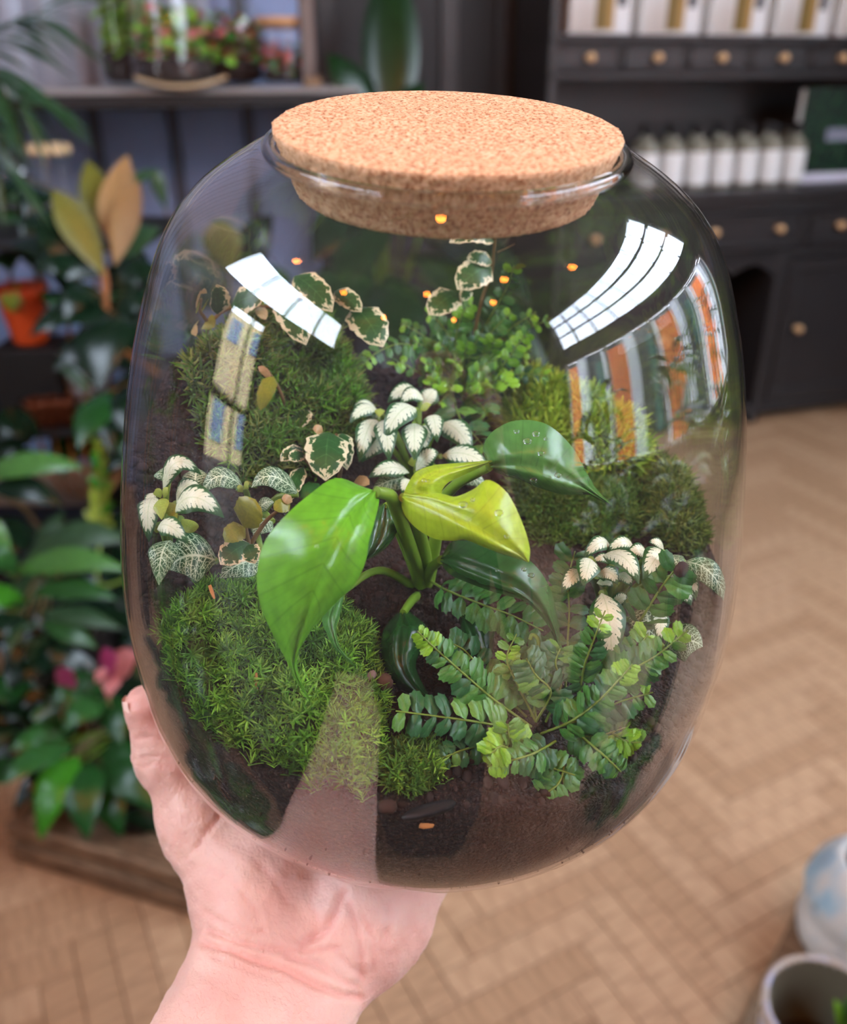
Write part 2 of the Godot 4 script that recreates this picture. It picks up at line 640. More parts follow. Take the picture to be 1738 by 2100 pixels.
func build_jar() -> void:
	var t := thing("terrarium_jar", "large rounded clear glass jar held up in the hand, planted inside", "jar", jar_t.origin, "", jar_t.basis)
	var g := MB.new()
	g.lathe(outer, 160)
	g.lathe(inner, 160, Transform3D(), true)
	part("glass", g.done(), M.glass, t)
	var lip := []
	for i in 17:
		var a := TAU * i / 16
		lip.append(Vector2(0.0472 + 0.0019 * cos(a), 0.0938 + 0.0017 * sin(a)))
	part("rim", lathe_mesh(lip, 128, true), M.solid_glass, t)
	# the cork
	var c := thing("cork_stopper", "round tapered cork lid pressed into the mouth of the big jar", "lid", jar_t * Vector3(0, 0.0990, 0), "", jar_t.basis)
	var b := MB.new()
	var p := PackedVector3Array()
	var seg := 220
	var pr := []
	for i in 26:
		pr.append(Vector2(lerpf(0.0002, 0.0452, i / 25.0), 0.0))
	pr.append(Vector2(0.0459, -0.0004))
	for i in 16:
		pr.append(Vector2(lerpf(0.0460, 0.0404, (i + 1) / 16.0), lerpf(-0.0008, -0.0160, (i + 1) / 16.0)))
	pr.append(Vector2(0.0396, -0.0166))
	for i in 6:
		pr.append(Vector2(lerpf(0.038, 0.0002, i / 5.0), -0.0166))
	for k in pr.size():
		for j in seg + 1:
			var a := TAU * (j % seg) / seg
			var q := Vector3(pr[k].x * sin(a), pr[k].y, pr[k].x * cos(a))
			var nz := noise.get_noise_3d(q.x * 620.0, q.y * 620.0, q.z * 620.0) * 0.00030 + noise.get_noise_3d(q.x * 1700.0, q.y * 1700.0, q.z * 1700.0) * 0.00022
			if k < 25:
				q.y += nz
			else:
				var f: float = 1.0 + nz * 1.5 / maxf(pr[k].x, 0.01)
				q.x *= f
				q.z *= f
				q.y += nz if k > 25 and k < 28 else 0.0
			p.append(q)
	b.grid(p, pr.size(), seg + 1, PackedVector2Array(), PackedColorArray(), true, true)
	part("plug", b.done(), M.cork, c)

func build_soil() -> void:
	var t := thing("potting_soil", "dark brown soil banked inside the glass jar", "soil", jar_t.origin, "", jar_t.basis)
	t.set_meta("kind", "stuff")
	var b := MB.new()
	var seg := 144
	var rows := []
	# the edge, where the surface meets the glass
	var edge := []
	for j in seg + 1:
		var a := TAU * (j % seg) / seg
		var r := 0.1
		for k in 12:
			r = lerpf(r, inner_r(soil_h(r * sin(a), r * cos(a))) - 0.0006, 0.6)
		edge.append(r)
	var p := PackedVector3Array()
	var nr := 44
	for i in nr:
		for j in seg + 1:
			var a := TAU * (j % seg) / seg
			var r: float = edge[j] * maxf(i / (nr - 1.0), 0.001)
			p.append(Vector3(r * sin(a), soil_h(r * sin(a), r * cos(a)), r * cos(a)))
	var n2 := 20
	for i in n2:
		for j in seg + 1:
			var a := TAU * (j % seg) / seg
			var h0 := soil_h(edge[j] * sin(a), edge[j] * cos(a))
			var h := lerpf(h0, prof_h[0], pow((i + 1.0) / n2, 1.0))
			var r := inner_r(h) - 0.0006
			if i == n2 - 1:
				r = 0.001
			p.append(Vector3(r * sin(a), h, r * cos(a)))
	b.grid(p, nr + n2, seg + 1, PackedVector2Array(), PackedColorArray(), true)
	part("soil_body", b.done(), M.soil, t)
	# loose crumbs
	var cr := MB.new()
	var ico := SphereMesh.new()
	ico.radial_segments = 6
	ico.rings = 3
	var xf := []
	var cols := []
	for i in 5200:
		var a := rng.randf() * TAU
		var r := sqrt(rng.randf()) * 0.102
		var q := Vector3(r * sin(a), 0, r * cos(a))
		q.y = soil_h(q.x, q.z)
		if r > inner_r(q.y) - 0.0015:
			continue
		var s := 0.0005 + 0.0016 * pow(rng.randf(), 3.0)
		xf.append(Transform3D(Basis.from_euler(Vector3(rng.randf() * 6, rng.randf() * 6, 0)).scaled(Vector3(s, s * rng.randf_range(0.5, 1.0), s * rng.randf_range(0.7, 1.6))), q))
		var k := rng.randf_range(0.5, 1.6)
		cols.append(Color(0.026 * k, 0.014 * k, 0.011 * k))
	# crumbs and fibres pressed against the glass below the surface
	for i in 3000:
		var a := rng.randf() * TAU
		var h := rng.randf_range(-0.112, 0.012)
		var r := inner_r(h) - 0.0007
		if h > soil_h(r * sin(a), r * cos(a)):
			continue
		var s := 0.00015 + 0.0004 * pow(rng.randf(), 3.0)
		xf.append(Transform3D(Basis.from_euler(Vector3(rng.randf() * 6, rng.randf() * 6, 0)).scaled(Vector3(s, s, s * rng.randf_range(1.0, 4.0))), Vector3(r * sin(a), h, r * cos(a))))
		var k := rng.randf_range(0.6, 3.2)
		cols.append(Color(0.03 * k, 0.016 * k, 0.012 * k))
	var low := ico
	low.radius = 1.0
	low.height = 2.0
	stuff("soil_crumbs", low, M.crumb, xf, cols, t)


# =============================================================== moss
func shoot_mesh(blades: int, spread: float, seed_: int) -> ArrayMesh:
	var b := MB.new()
	var r := RandomNumberGenerator.new()
	r.seed = seed_
	for k in blades:
		var a := TAU * (k * 0.618 + r.randf_range(-0.04, 0.04))
		var tilt := (0.3 + 0.75 * k / blades) * spread * r.randf_range(0.85, 1.15)
		var d := Vector3(cos(a) * sin(tilt), cos(tilt), sin(a) * sin(tilt))
		var s := Vector3(-sin(a), 0, cos(a))
		var up := s.cross(d)
		var l := r.randf_range(0.75, 1.1)
		var base := Vector3(0, -0.55 * k / blades, 0)
		var w := 0.07
		var p := PackedVector3Array()
		for i in 4:
			var t := i / 3.0
			var c := base + d * l * t + up * (0.16 * t * t * l) * (1.0 if up.y < 0 else -1.0)
			var ww: float = w * [0.7, 1.0, 0.75, 0.05][i]
			p.append(c - s * ww - up * 0.02)
			p.append(c + up * 0.02)
			p.append(c + s * ww - up * 0.02)
		b.grid(p, 4, 3)
	return b.done()

func moss_patch(label: String, poly_px: Array, dome: float, count: int, size: float, spread: float, tones: Array, blade_kind := 0) -> void:
	var poly := PackedVector2Array()
	var mid := Vector2.ZERO
	for i in range(0, poly_px.size(), 2):
		var q := soil_at(poly_px[i], poly_px[i + 1])
		poly.append(Vector2(q.x, q.z))
		mid += Vector2(q.x, q.z)
	mid /= poly.size()
	var base := Vector3(mid.x, soil_h(mid.x, mid.y), mid.y)
	var t := thing("moss_cushion", label, "moss", jar_t * base, "", jar_t.basis)
	var lo := poly[0]
	var hi := poly[0]
	for q in poly:
		lo = lo.min(q)
		hi = hi.max(q)
	var height := func(q: Vector2) -> float:
		var e := 1.0
		for i in poly.size():
			e = minf(e, q.distance_to(Geometry2D.get_closest_point_to_segment(q, poly[i], poly[(i + 1) % poly.size()])))
		var k := clampf(e / 0.016, 0.0, 1.0)
		return soil_h(q.x, q.y) + dome * sqrt(k * (2.0 - k)) * (1.0 + 0.5 * noise.get_noise_2d(q.x * 75.0, q.y * 75.0))
	# the body of the cushion
	var b := MB.new()
	var st := 0.0024
	var nx := int((hi.x - lo.x) / st) + 2
	var nz := int((hi.y - lo.y) / st) + 2
	var grid := {}
	for i in nx:
		for j in nz:
			var q := Vector2(lo.x + i * st, lo.y + j * st)
			if Geometry2D.is_point_in_polygon(q, poly):
				var h: float = height.call(q)
				var r := q.length()
				var lim := inner_r(h) - 0.0014
				if r > lim:
					q *= lim / r
				grid[Vector2i(i, j)] = Vector3(q.x, h, q.y) - base
	for k: Vector2i in grid:
		var kr := k + Vector2i(1, 0)
		var kd := k + Vector2i(0, 1)
		var kx := k + Vector2i(1, 1)
		if grid.has(kr) and grid.has(kd) and grid.has(kx):
			b.quad(grid[k], grid[kr], grid[kx], grid[kd])
	part("moss_body", b.done(), M.moss_base, t)
	for variant in 3:
		var xf := []
		var cols := []
		var tries := 0
		while xf.size() < count / 3 and tries < count * 8:
			tries += 1
			var q := Vector2(rng.randf_range(lo.x, hi.x), rng.randf_range(lo.y, hi.y))
			if not Geometry2D.is_point_in_polygon(q, poly):
				continue
			var h: float = height.call(q)
			var lim := inner_r(h) - 0.0016
			if q.length() > lim:
				q *= lim / q.length()
			var e := 0.002
			var hx: float = height.call(q + Vector2(e, 0))
			var hz: float = height.call(q + Vector2(0, e))
			var nn := Vector3(-(hx - h) / e, 1.0, -(hz - h) / e).normalized()
			nn = (nn + Vector3(0, 0.5, 0) + Vector3(rng.randf_range(-0.6, 0.6), 0, rng.randf_range(-0.6, 0.6))).normalized()
			var out := Vector2(q.x, q.y).length()
			if out > lim - 0.004:
				nn = (nn - Vector3(q.x, 0, q.y).normalized() * 0.8).normalized()
			var bx := nn.cross(Vector3(rng.randf() - 0.5, 0.1, rng.randf() - 0.5)).normalized()
			var s := size * rng.randf_range(0.65, 1.2)
			xf.append(Transform3D(Basis(bx, nn, bx.cross(nn)).scaled_local(Vector3(s, s, s)), Vector3(q.x, h, q.y) + nn * rng.randf_range(-0.0008, 0.0016) - base))
			var c: Color = tones[rng.randi() % tones.size()]
			cols.append((c * rng.randf_range(0.7, 1.35)))
		stuff("moss_shoots", shoot_mesh(10 + blade_kind * 4, spread, 40 + variant), M.moss, xf, cols, t)

func build_moss() -> void:
	var fresh := [Color(0.12, 0.32, 0.02), Color(0.18, 0.42, 0.03), Color(0.08, 0.22, 0.015), Color(0.24, 0.48, 0.05), Color(0.05, 0.14, 0.012)]
	var dark := [Color(0.06, 0.16, 0.018), Color(0.10, 0.22, 0.025), Color(0.15, 0.25, 0.035)]
	var olive := [Color(0.15, 0.23, 0.035), Color(0.24, 0.30, 0.06), Color(0.10, 0.15, 0.025)]
	var gold := [Color(0.32, 0.48, 0.04), Color(0.42, 0.56, 0.06), Color(0.22, 0.36, 0.03)]
	moss_patch("broad cushion of bright green star moss at the front left of the jar", [330, 1300, 420, 1215, 540, 1190, 680, 1225, 770, 1330, 790, 1450, 790, 1560, 740, 1640, 640, 1690, 560, 1700, 470, 1640, 390, 1530, 335, 1420], 0.011, 1750, 0.0043, 1.15, fresh)
	moss_patch("tall dark green moss bank at the back left of the jar", [380, 770, 400, 690, 470, 640, 600, 650, 690, 710, 740, 790, 760, 880, 700, 960, 600, 985, 500, 1000, 430, 930], 0.008, 950, 0.0062, 1.1, dark + olive + fresh.slice(0, 3))
	moss_patch("golden green feathery moss at the back right behind the upper leaf", [1020, 868, 1080, 815, 1190, 815, 1290, 850, 1340, 930, 1300, 985, 1200, 990, 1080, 975], 0.016, 1000, 0.0098, 0.7, gold, 1)
	moss_patch("dark green moss below the upper right leaf", [1040, 1000, 1150, 995, 1290, 1000, 1330, 1050, 1300, 1110, 1200, 1120, 1090, 1110], 0.007, 650, 0.0052, 1.1, dark)
	moss_patch("olive moss against the right side of the glass", [1335, 950, 1420, 935, 1470, 985, 1490, 1060, 1480, 1120, 1400, 1130, 1335, 1090], 0.010, 480, 0.0062, 1.15, olive)
	moss_patch("small dark tuft of moss at the bottom front beside the fern", [790, 1540, 850, 1520, 920, 1545, 900, 1610, 850, 1640, 795, 1620], 0.004, 170, 0.0048, 1.15, fresh.slice(2) + dark)


# =============================================================== leaves
# a leaf lofted through rows of left edge, midrib and right edge (pixels), with distances along the midrib;
# the edges stand back by curl metres; it has a real thickness
func loft_leaf(rows: Array, dist: Array, curl: float, root: Node3D, thick := 0.0004, nu := 34, nv := 11, inside := true) -> ArrayMesh:
	var ls := []
	var ms := []
	var rs := []
	for q in rows:
		ms.append(Vector2(q[0], q[1]))
		ls.append(Vector2(q[2], q[3]))
		rs.append(Vector2(q[4], q[5]))
	return loft(ls, ms, rs, dist, curl, root, thick, nu, nv, inside)

func loft(ls: Array, ms: Array, rs: Array, dist: Array, curl: float, root: Node3D, thick: float, nu: int, nv: int, inside: bool) -> ArrayMesh:
	var inv := root.transform.affine_inverse()
	var top := PackedVector3Array()
	var uvs := PackedVector2Array()
	for i in nu:
		var t := float(i) / (nu - 1)
		var m: Vector2 = catmull(ms, t)
		var l: Vector2 = catmull(ls, t)
		var r: Vector2 = catmull(rs, t)
		var d: float = catmull(dist, t)
		for j in nv:
			var s := 2.0 * j / (nv - 1) - 1.0
			# three-point curve across
			var q := m.lerp(l, -s) if s < 0 else m.lerp(r, s)
			var sm := l * (s * (s - 1.0) * 0.5) + m * (1.0 - s * s) + r * (s * (s + 1.0) * 0.5)
			q = q.lerp(sm, 0.6)
			var dd := d + curl * (s * s) - curl * 0.35 * exp(-pow(s / 0.16, 2.0)) * -1.0 + noise.get_noise_2d(t * 6.0 + m.x, s * 2.5) * absf(curl) * 0.10
			var w := P(q.x, q.y, dd)
			top.append(keep_in(w) if inside else w)
			uvs.append(Vector2((s + 1.0) * 0.5, t))
	var away := (cam_t.basis * Vector3(0, 0, -1)) * thick
	var b := MB.new()
	var a := PackedVector3Array()
	var c := PackedVector3Array()
	for q in top:
		a.append(inv * q)
		c.append(inv * (q + away))
	b.grid(a, nu, nv, uvs)
	b.grid(c, nu, nv, uvs, PackedColorArray(), false, true)
	# rim
	for e in [0, nv - 1]:
		for i in nu - 1:
			b.quad(a[i * nv + e], a[(i + 1) * nv + e], c[(i + 1) * nv + e], c[i * nv + e])
	return b.done()

# a stalk through points [px, py, distance]
func stalk(pts: Array, r0: float, r1: float, root: Node3D, seg := 8, m := 18, inside := true) -> ArrayMesh:
	var inv := root.transform.affine_inverse()
	var w := []
	for q in pts:
		var p := P(q[0], q[1], q[2])
		w.append(inv * (keep_in(p) if inside else p))
	var path := smooth_path(w, m)
	var rad := []
	for i in m:
		rad.append(lerpf(r0, r1, float(i) / (m - 1)))
	return tube_mesh(path, rad, seg)

const SHAPES := {
	"ovate": [0.0, 0.55, 0.86, 1.0, 0.97, 0.84, 0.64, 0.38, 0.02],
	"round": [0.0, 0.72, 0.95, 1.0, 0.99, 0.94, 0.80, 0.55, 0.02],
	"lance": [0.0, 0.42, 0.72, 0.92, 1.0, 0.92, 0.70, 0.38, 0.02],
	"heart": [0.35, 0.92, 1.0, 0.98, 0.90, 0.76, 0.56, 0.30, 0.02],
	"strap": [0.3, 0.7, 0.9, 1.0, 1.0, 0.95, 0.8, 0.5, 0.02],
}

# a leaf between two points in space, arched along up, its face turned to face
func arc_leaf(a: Vector3, e: Vector3, width: float, arch: float, up: Vector3, face: Vector3, shape: String, cup := 0.25, nu := 16, nv := 7, wave := 0.0, inside := true) -> ArrayMesh:
	var ctrl := (a + e) * 0.5 + up.normalized() * arch * 2.0
	var pts := PackedVector3Array()
	var uvs := PackedVector2Array()
	for i in nu:
		var t := float(i) / (nu - 1)
		var q := a.lerp(ctrl, t).lerp(ctrl.lerp(e, t), t)
		var tan := ((ctrl - a).lerp(e - ctrl, t)).normalized()
		var f := (face - tan * face.dot(tan)).normalized()
		# the face follows the bend of the arch
		f = (f + up.normalized() * 0.35).normalized()
		f = (f - tan * f.dot(tan)).normalized()
		var side := tan.cross(f).normalized()
		var w: float = catmull(SHAPES[shape], t) * width * 0.5
		w *= 1.0 + wave * sin(t * 31.0)
		for j in nv:
			var s := 2.0 * j / (nv - 1) - 1.0
			var p := q + side * (s * w) - f * (s * s * w * cup) + f * (absf(s) * w * cup * 0.5)
			p += f * wave * w * 1.2 * sin(t * 17.0 + s * 3.0) * s * s
			pts.append(keep_in(p) if inside else p)
			uvs.append(Vector2((s + 1.0) * 0.5, t))
	var b := MB.new()
	b.grid(pts, nu, nv, uvs)
	return b.done()

# moves a mesh built in the world into the frame of its thing
func local(m: ArrayMesh, root: Node3D) -> ArrayMesh:
	var inv := root.transform.affine_inverse()
	var a := m.surface_get_arrays(0)
	var v: PackedVector3Array = a[Mesh.ARRAY_VERTEX]
	var n: PackedVector3Array = a[Mesh.ARRAY_NORMAL]
	for i in v.size():
		v[i] = inv * v[i]
		n[i] = inv.basis * n[i]
	a[Mesh.ARRAY_VERTEX] = v
	a[Mesh.ARRAY_NORMAL] = n
	var o := ArrayMesh.new()
	o.add_surface_from_arrays(Mesh.PRIMITIVE_TRIANGLES, a)
	return o

func build_philodendron() -> void:
	var t := thing("climbing_aroid", "glossy plant with large pointed leaves mid-jar, one of them split and lime green", "plant", soil_w(865, 1195))
	# big hanging leaf on the left
	var a := part("leaf", loft_leaf([[768, 1006, 748, 999, 779, 1012], [738, 1032, 690, 980, 777, 1035], [714, 1062, 640, 1010, 768, 1072], [692, 1098, 585, 1058, 757, 1110], [669, 1143, 541, 1115, 750, 1152], [650, 1188, 527, 1185, 729, 1197], [634, 1234, 534, 1240, 692, 1234], [619, 1283, 556, 1293, 646, 1283], [606, 1330, 580, 1341, 619, 1326], [602, 1362, 596, 1370, 609, 1357], [612, 1395, 608, 1397, 616, 1393], [636, 1438, 635, 1438, 637, 1437]], [0.236, 0.227, 0.219, 0.2175, 0.219, 0.2225, 0.228, 0.233, 0.235], 0.006, t, 0.0005, 44, 13), M.leaf_bright, t)
	a.set_meta("label", "big bright green hanging leaf with a long drip tip")
	# split lime leaf: main lobe and upper lobe in one mesh
	var main := loft_leaf([[826, 1018, 832, 1003, 821, 1023], [850, 1022, 872, 1008, 829, 1054], [880, 1029, 909, 1013, 854, 1083], [910, 1041, 936, 1018, 889, 1104], [945, 1059, 972, 1003, 925, 1109], [975, 1076, 1002, 984, 955, 1107], [1006, 1096, 1042, 1012, 990, 1121], [1040, 1119, 1072, 1072, 1028, 1135], [1068, 1138, 1087, 1122, 1060, 1145], [1084, 1153, 1086, 1151, 1082, 1153]], [0.240, 0.236, 0.232, 0.229, 0.228, 0.229, 0.232], 0.005, t, 0.0005, 40, 11)
	var lobe := loft_leaf([[866, 1013, 828, 1012, 906, 1014], [868, 992, 838, 990, 909, 1002], [885, 976, 855, 967, 921, 989], [920, 964, 890, 954, 946, 977], [960, 956, 946, 949, 976, 963], [1010, 945, 1009, 944, 1011, 946]], [0.2385, 0.238, 0.240, 0.243, 0.246], 0.004, t, 0.0005, 26, 9)
	var joined := MB.new()
	for m: ArrayMesh in [main, lobe]:
		var s := m.surface_get_arrays(0)
		var k := joined.v.size()
		joined.v.append_array(s[Mesh.ARRAY_VERTEX])
		joined.n.append_array(s[Mesh.ARRAY_NORMAL])
		joined.uv.append_array(s[Mesh.ARRAY_TEX_UV])
		for i: int in s[Mesh.ARRAY_INDEX]:
			joined.ix.append(i + k)
	part("leaf", joined.done(), M.leaf_lime, t).set_meta("label", "young lime green leaf with a deep split")
	part("leaf", loft_leaf([[1004, 955, 996, 942, 1008, 963], [1030, 952, 992, 916, 1034, 975], [1060, 953, 1012, 884, 1065, 983], [1095, 957, 1060, 862, 1105, 1000], [1130, 967, 1122, 870, 1150, 1013], [1165, 982, 1172, 914, 1184, 1015], [1195, 998, 1203, 968, 1208, 1015], [1222, 1015, 1226, 1005, 1228, 1025], [1256, 1037, 1256, 1035, 1255, 1038]], [0.252, 0.247, 0.245, 0.246, 0.249, 0.254, 0.259], 0.008, t, 0.0005, 38, 11), M.leaf_mid, t)
	part("leaf", loft_leaf([[903, 1148, 908, 1138, 905, 1158], [930, 1150, 930, 1110, 925, 1179], [970, 1165, 985, 1112, 960, 1195], [1010, 1181, 1030, 1126, 1000, 1210], [1050, 1198, 1076, 1142, 1042, 1222], [1085, 1221, 1109, 1172, 1075, 1232], [1112, 1251, 1132, 1215, 1100, 1253], [1130, 1285, 1143, 1262, 1124, 1283], [1142, 1320, 1149, 1305, 1137, 1313], [1144, 1366, 1145, 1366, 1143, 1366]], [0.266, 0.257, 0.251, 0.248, 0.249, 0.252, 0.257, 0.26], 0.008, t, 0.0005, 38, 11), M.leaf_dark, t)
	part("leaf", loft_leaf([[792, 1034, 785, 1032, 800, 1042], [790, 1070, 758, 1055, 822, 1056], [781, 1105, 745, 1100, 813, 1094], [765, 1132, 742, 1128, 786, 1129], [747, 1153, 746, 1153, 748, 1152]], [0.262, 0.258, 0.256, 0.258], 0.006, t), M.leaf_dark, t)
	part("leaf", loft_leaf([[826, 1256, 814, 1258, 840, 1255], [826, 1290, 787, 1292, 874, 1285], [820, 1330, 782, 1332, 866, 1326], [825, 1366, 790, 1371, 853, 1362], [843, 1400, 818, 1411, 862, 1393], [886, 1439, 884, 1438, 887, 1437]], [0.280, 0.270, 0.265, 0.262, 0.262, 0.262], 0.008, t), M.leaf_deep, t)
	part("leaf", loft_leaf([[950, 1260, 944, 1262, 960, 1260], [972, 1290, 947, 1296, 1013, 1275], [985, 1325, 961, 1336, 1013, 1312], [998, 1350, 985, 1352, 1010, 1346], [1008, 1373, 1007, 1373, 1009, 1372]], [0.284, 0.277, 0.273, 0.272], 0.006, t), M.leaf_deep, t)
	part("leaf", loft_leaf([[692, 1222, 664, 1243, 708, 1212], [680, 1265, 661, 1275, 699, 1255], [683, 1297, 672, 1302, 690, 1291], [695, 1331, 690, 1334, 699, 1328], [731, 1369, 730, 1370, 732, 1368]], [0.258, 0.252, 0.250, 0.249, 0.250], 0.003, t), M.leaf_mid, t)
	# stems and leaf stalks
	part("stem", stalk([[868, 1215, 0.308], [850, 1150, 0.285], [828, 1085, 0.262], [812, 1040, 0.248], [800, 1016, 0.241], [772, 1009, 0.2365]], 0.0026, 0.0016, t, 10), M.stem_green, t)
	part("stem", stalk([[872, 1215, 0.308], [872, 1150, 0.29], [860, 1090, 0.272], [842, 1045, 0.252], [828, 1020, 0.2415]], 0.0028, 0.0014, t, 10), M.stem_green, t)
	part("stem", stalk([[874, 1212, 0.308], [890, 1130, 0.295], [905, 1040, 0.28], [935, 995, 0.268], [1004, 957, 0.2525]], 0.0026, 0.0014, t, 10), M.stem_green, t)
	part("stem", stalk([[872, 1212, 0.308], [882, 1170, 0.29], [905, 1148, 0.267]], 0.0020, 0.0014, t, 8), M.stem_green, t)
	part("stem", stalk([[866, 1212, 0.308], [830, 1120, 0.282], [793, 1036, 0.263]], 0.0018, 0.0012, t, 8), M.stem_green, t)
	part("stem", stalk([[866, 1214, 0.308], [845, 1232, 0.292], [827, 1257, 0.281]], 0.0018, 0.0012, t, 8), M.stem_green, t)
	part("stem", stalk([[874, 1214, 0.308], [915, 1235, 0.296], [951, 1261, 0.285]], 0.0018, 0.0010, t, 8), M.stem_green, t)
	part("stem", stalk([[864, 1212, 0.308], [780, 1170, 0.28], [700, 1215, 0.259]], 0.0016, 0.0010, t, 8), M.stem_green, t)
	# beads of water on the two glossy leaves
	var bead := SphereMesh.new()
	bead.radius = 1.0
	bead.height = 2.0
	bead.radial_segments = 10
	bead.rings = 6
	var xf := []
	for q in [[1060, 885, 0.2445], [1082, 905, 0.2435], [1100, 890, 0.2455], [1120, 900, 0.2455], [1110, 930, 0.244], [1145, 975, 0.245], [1095, 985, 0.247], [870, 985, 0.2365], [878, 986, 0.2365], [950, 1035, 0.226], [970, 1025, 0.2265], [1024, 1052, 0.2275], [1040, 1100, 0.2285], [1075, 1168, 0.2475], [1090, 1180, 0.2475], [1020, 1170, 0.2465], [650, 1120, 0.2165]]:
		var r := rng.randf_range(0.0006, 0.0013)
		xf.append(Transform3D(cam_t.basis.scaled(Vector3.ONE).scaled_local(Vector3(r, r * 0.7, r * 0.35)), P(q[0], q[1], q[2]) - t.position))
	stuff("water_droplets", bead, M.solid_glass, xf, [], t)

# leaves: [base px, base py, tip px, tip py, width px, base distance, tip distance, arch mm, kind]
func mosaic_plant(label: String, root_px: Array, leaves: Array) -> void:
	var base := soil_w(root_px[0], root_px[1])
	var t := thing("mosaic_plant", label, "plant", base, "")
	var up := jar_t.basis.y
	var toward := cam_t.basis.z
	for q in leaves:
		var a := P(q[0], q[1], q[5])
		var e := P(q[2], q[3], q[6])
		var w: float = q[4] / F * (q[5] + q[6]) * 0.5
		var m: StandardMaterial3D = [M.mosaic, M.net, M.mosaic_young][q[8]]
		var o := part("leaf", local(arc_leaf(a, e, w * 1.3, q[7] * 0.001, up + toward * 0.4, toward + up * 0.6, "ovate", 0.35, 18, 9), t), m, t)
	# stems to each cluster of leaves
	var nodes := {}
	for q in leaves:
		var k := Vector2i(int(q[0] / 45.0), int(q[1] / 45.0))
		if not nodes.has(k):
			nodes[k] = [q[0], q[1], q[5]]
	for k in nodes:
		var e := P(nodes[k][0], nodes[k][1], nodes[k][2])
		var mid := (base + e) * 0.5 + up * 0.004
		part("stem", local(tube_mesh(smooth_path([base - up * 0.003, mid, e], 8), [0.0013, 0.0011, 0.001], 6), t), M.stem_lime, t)

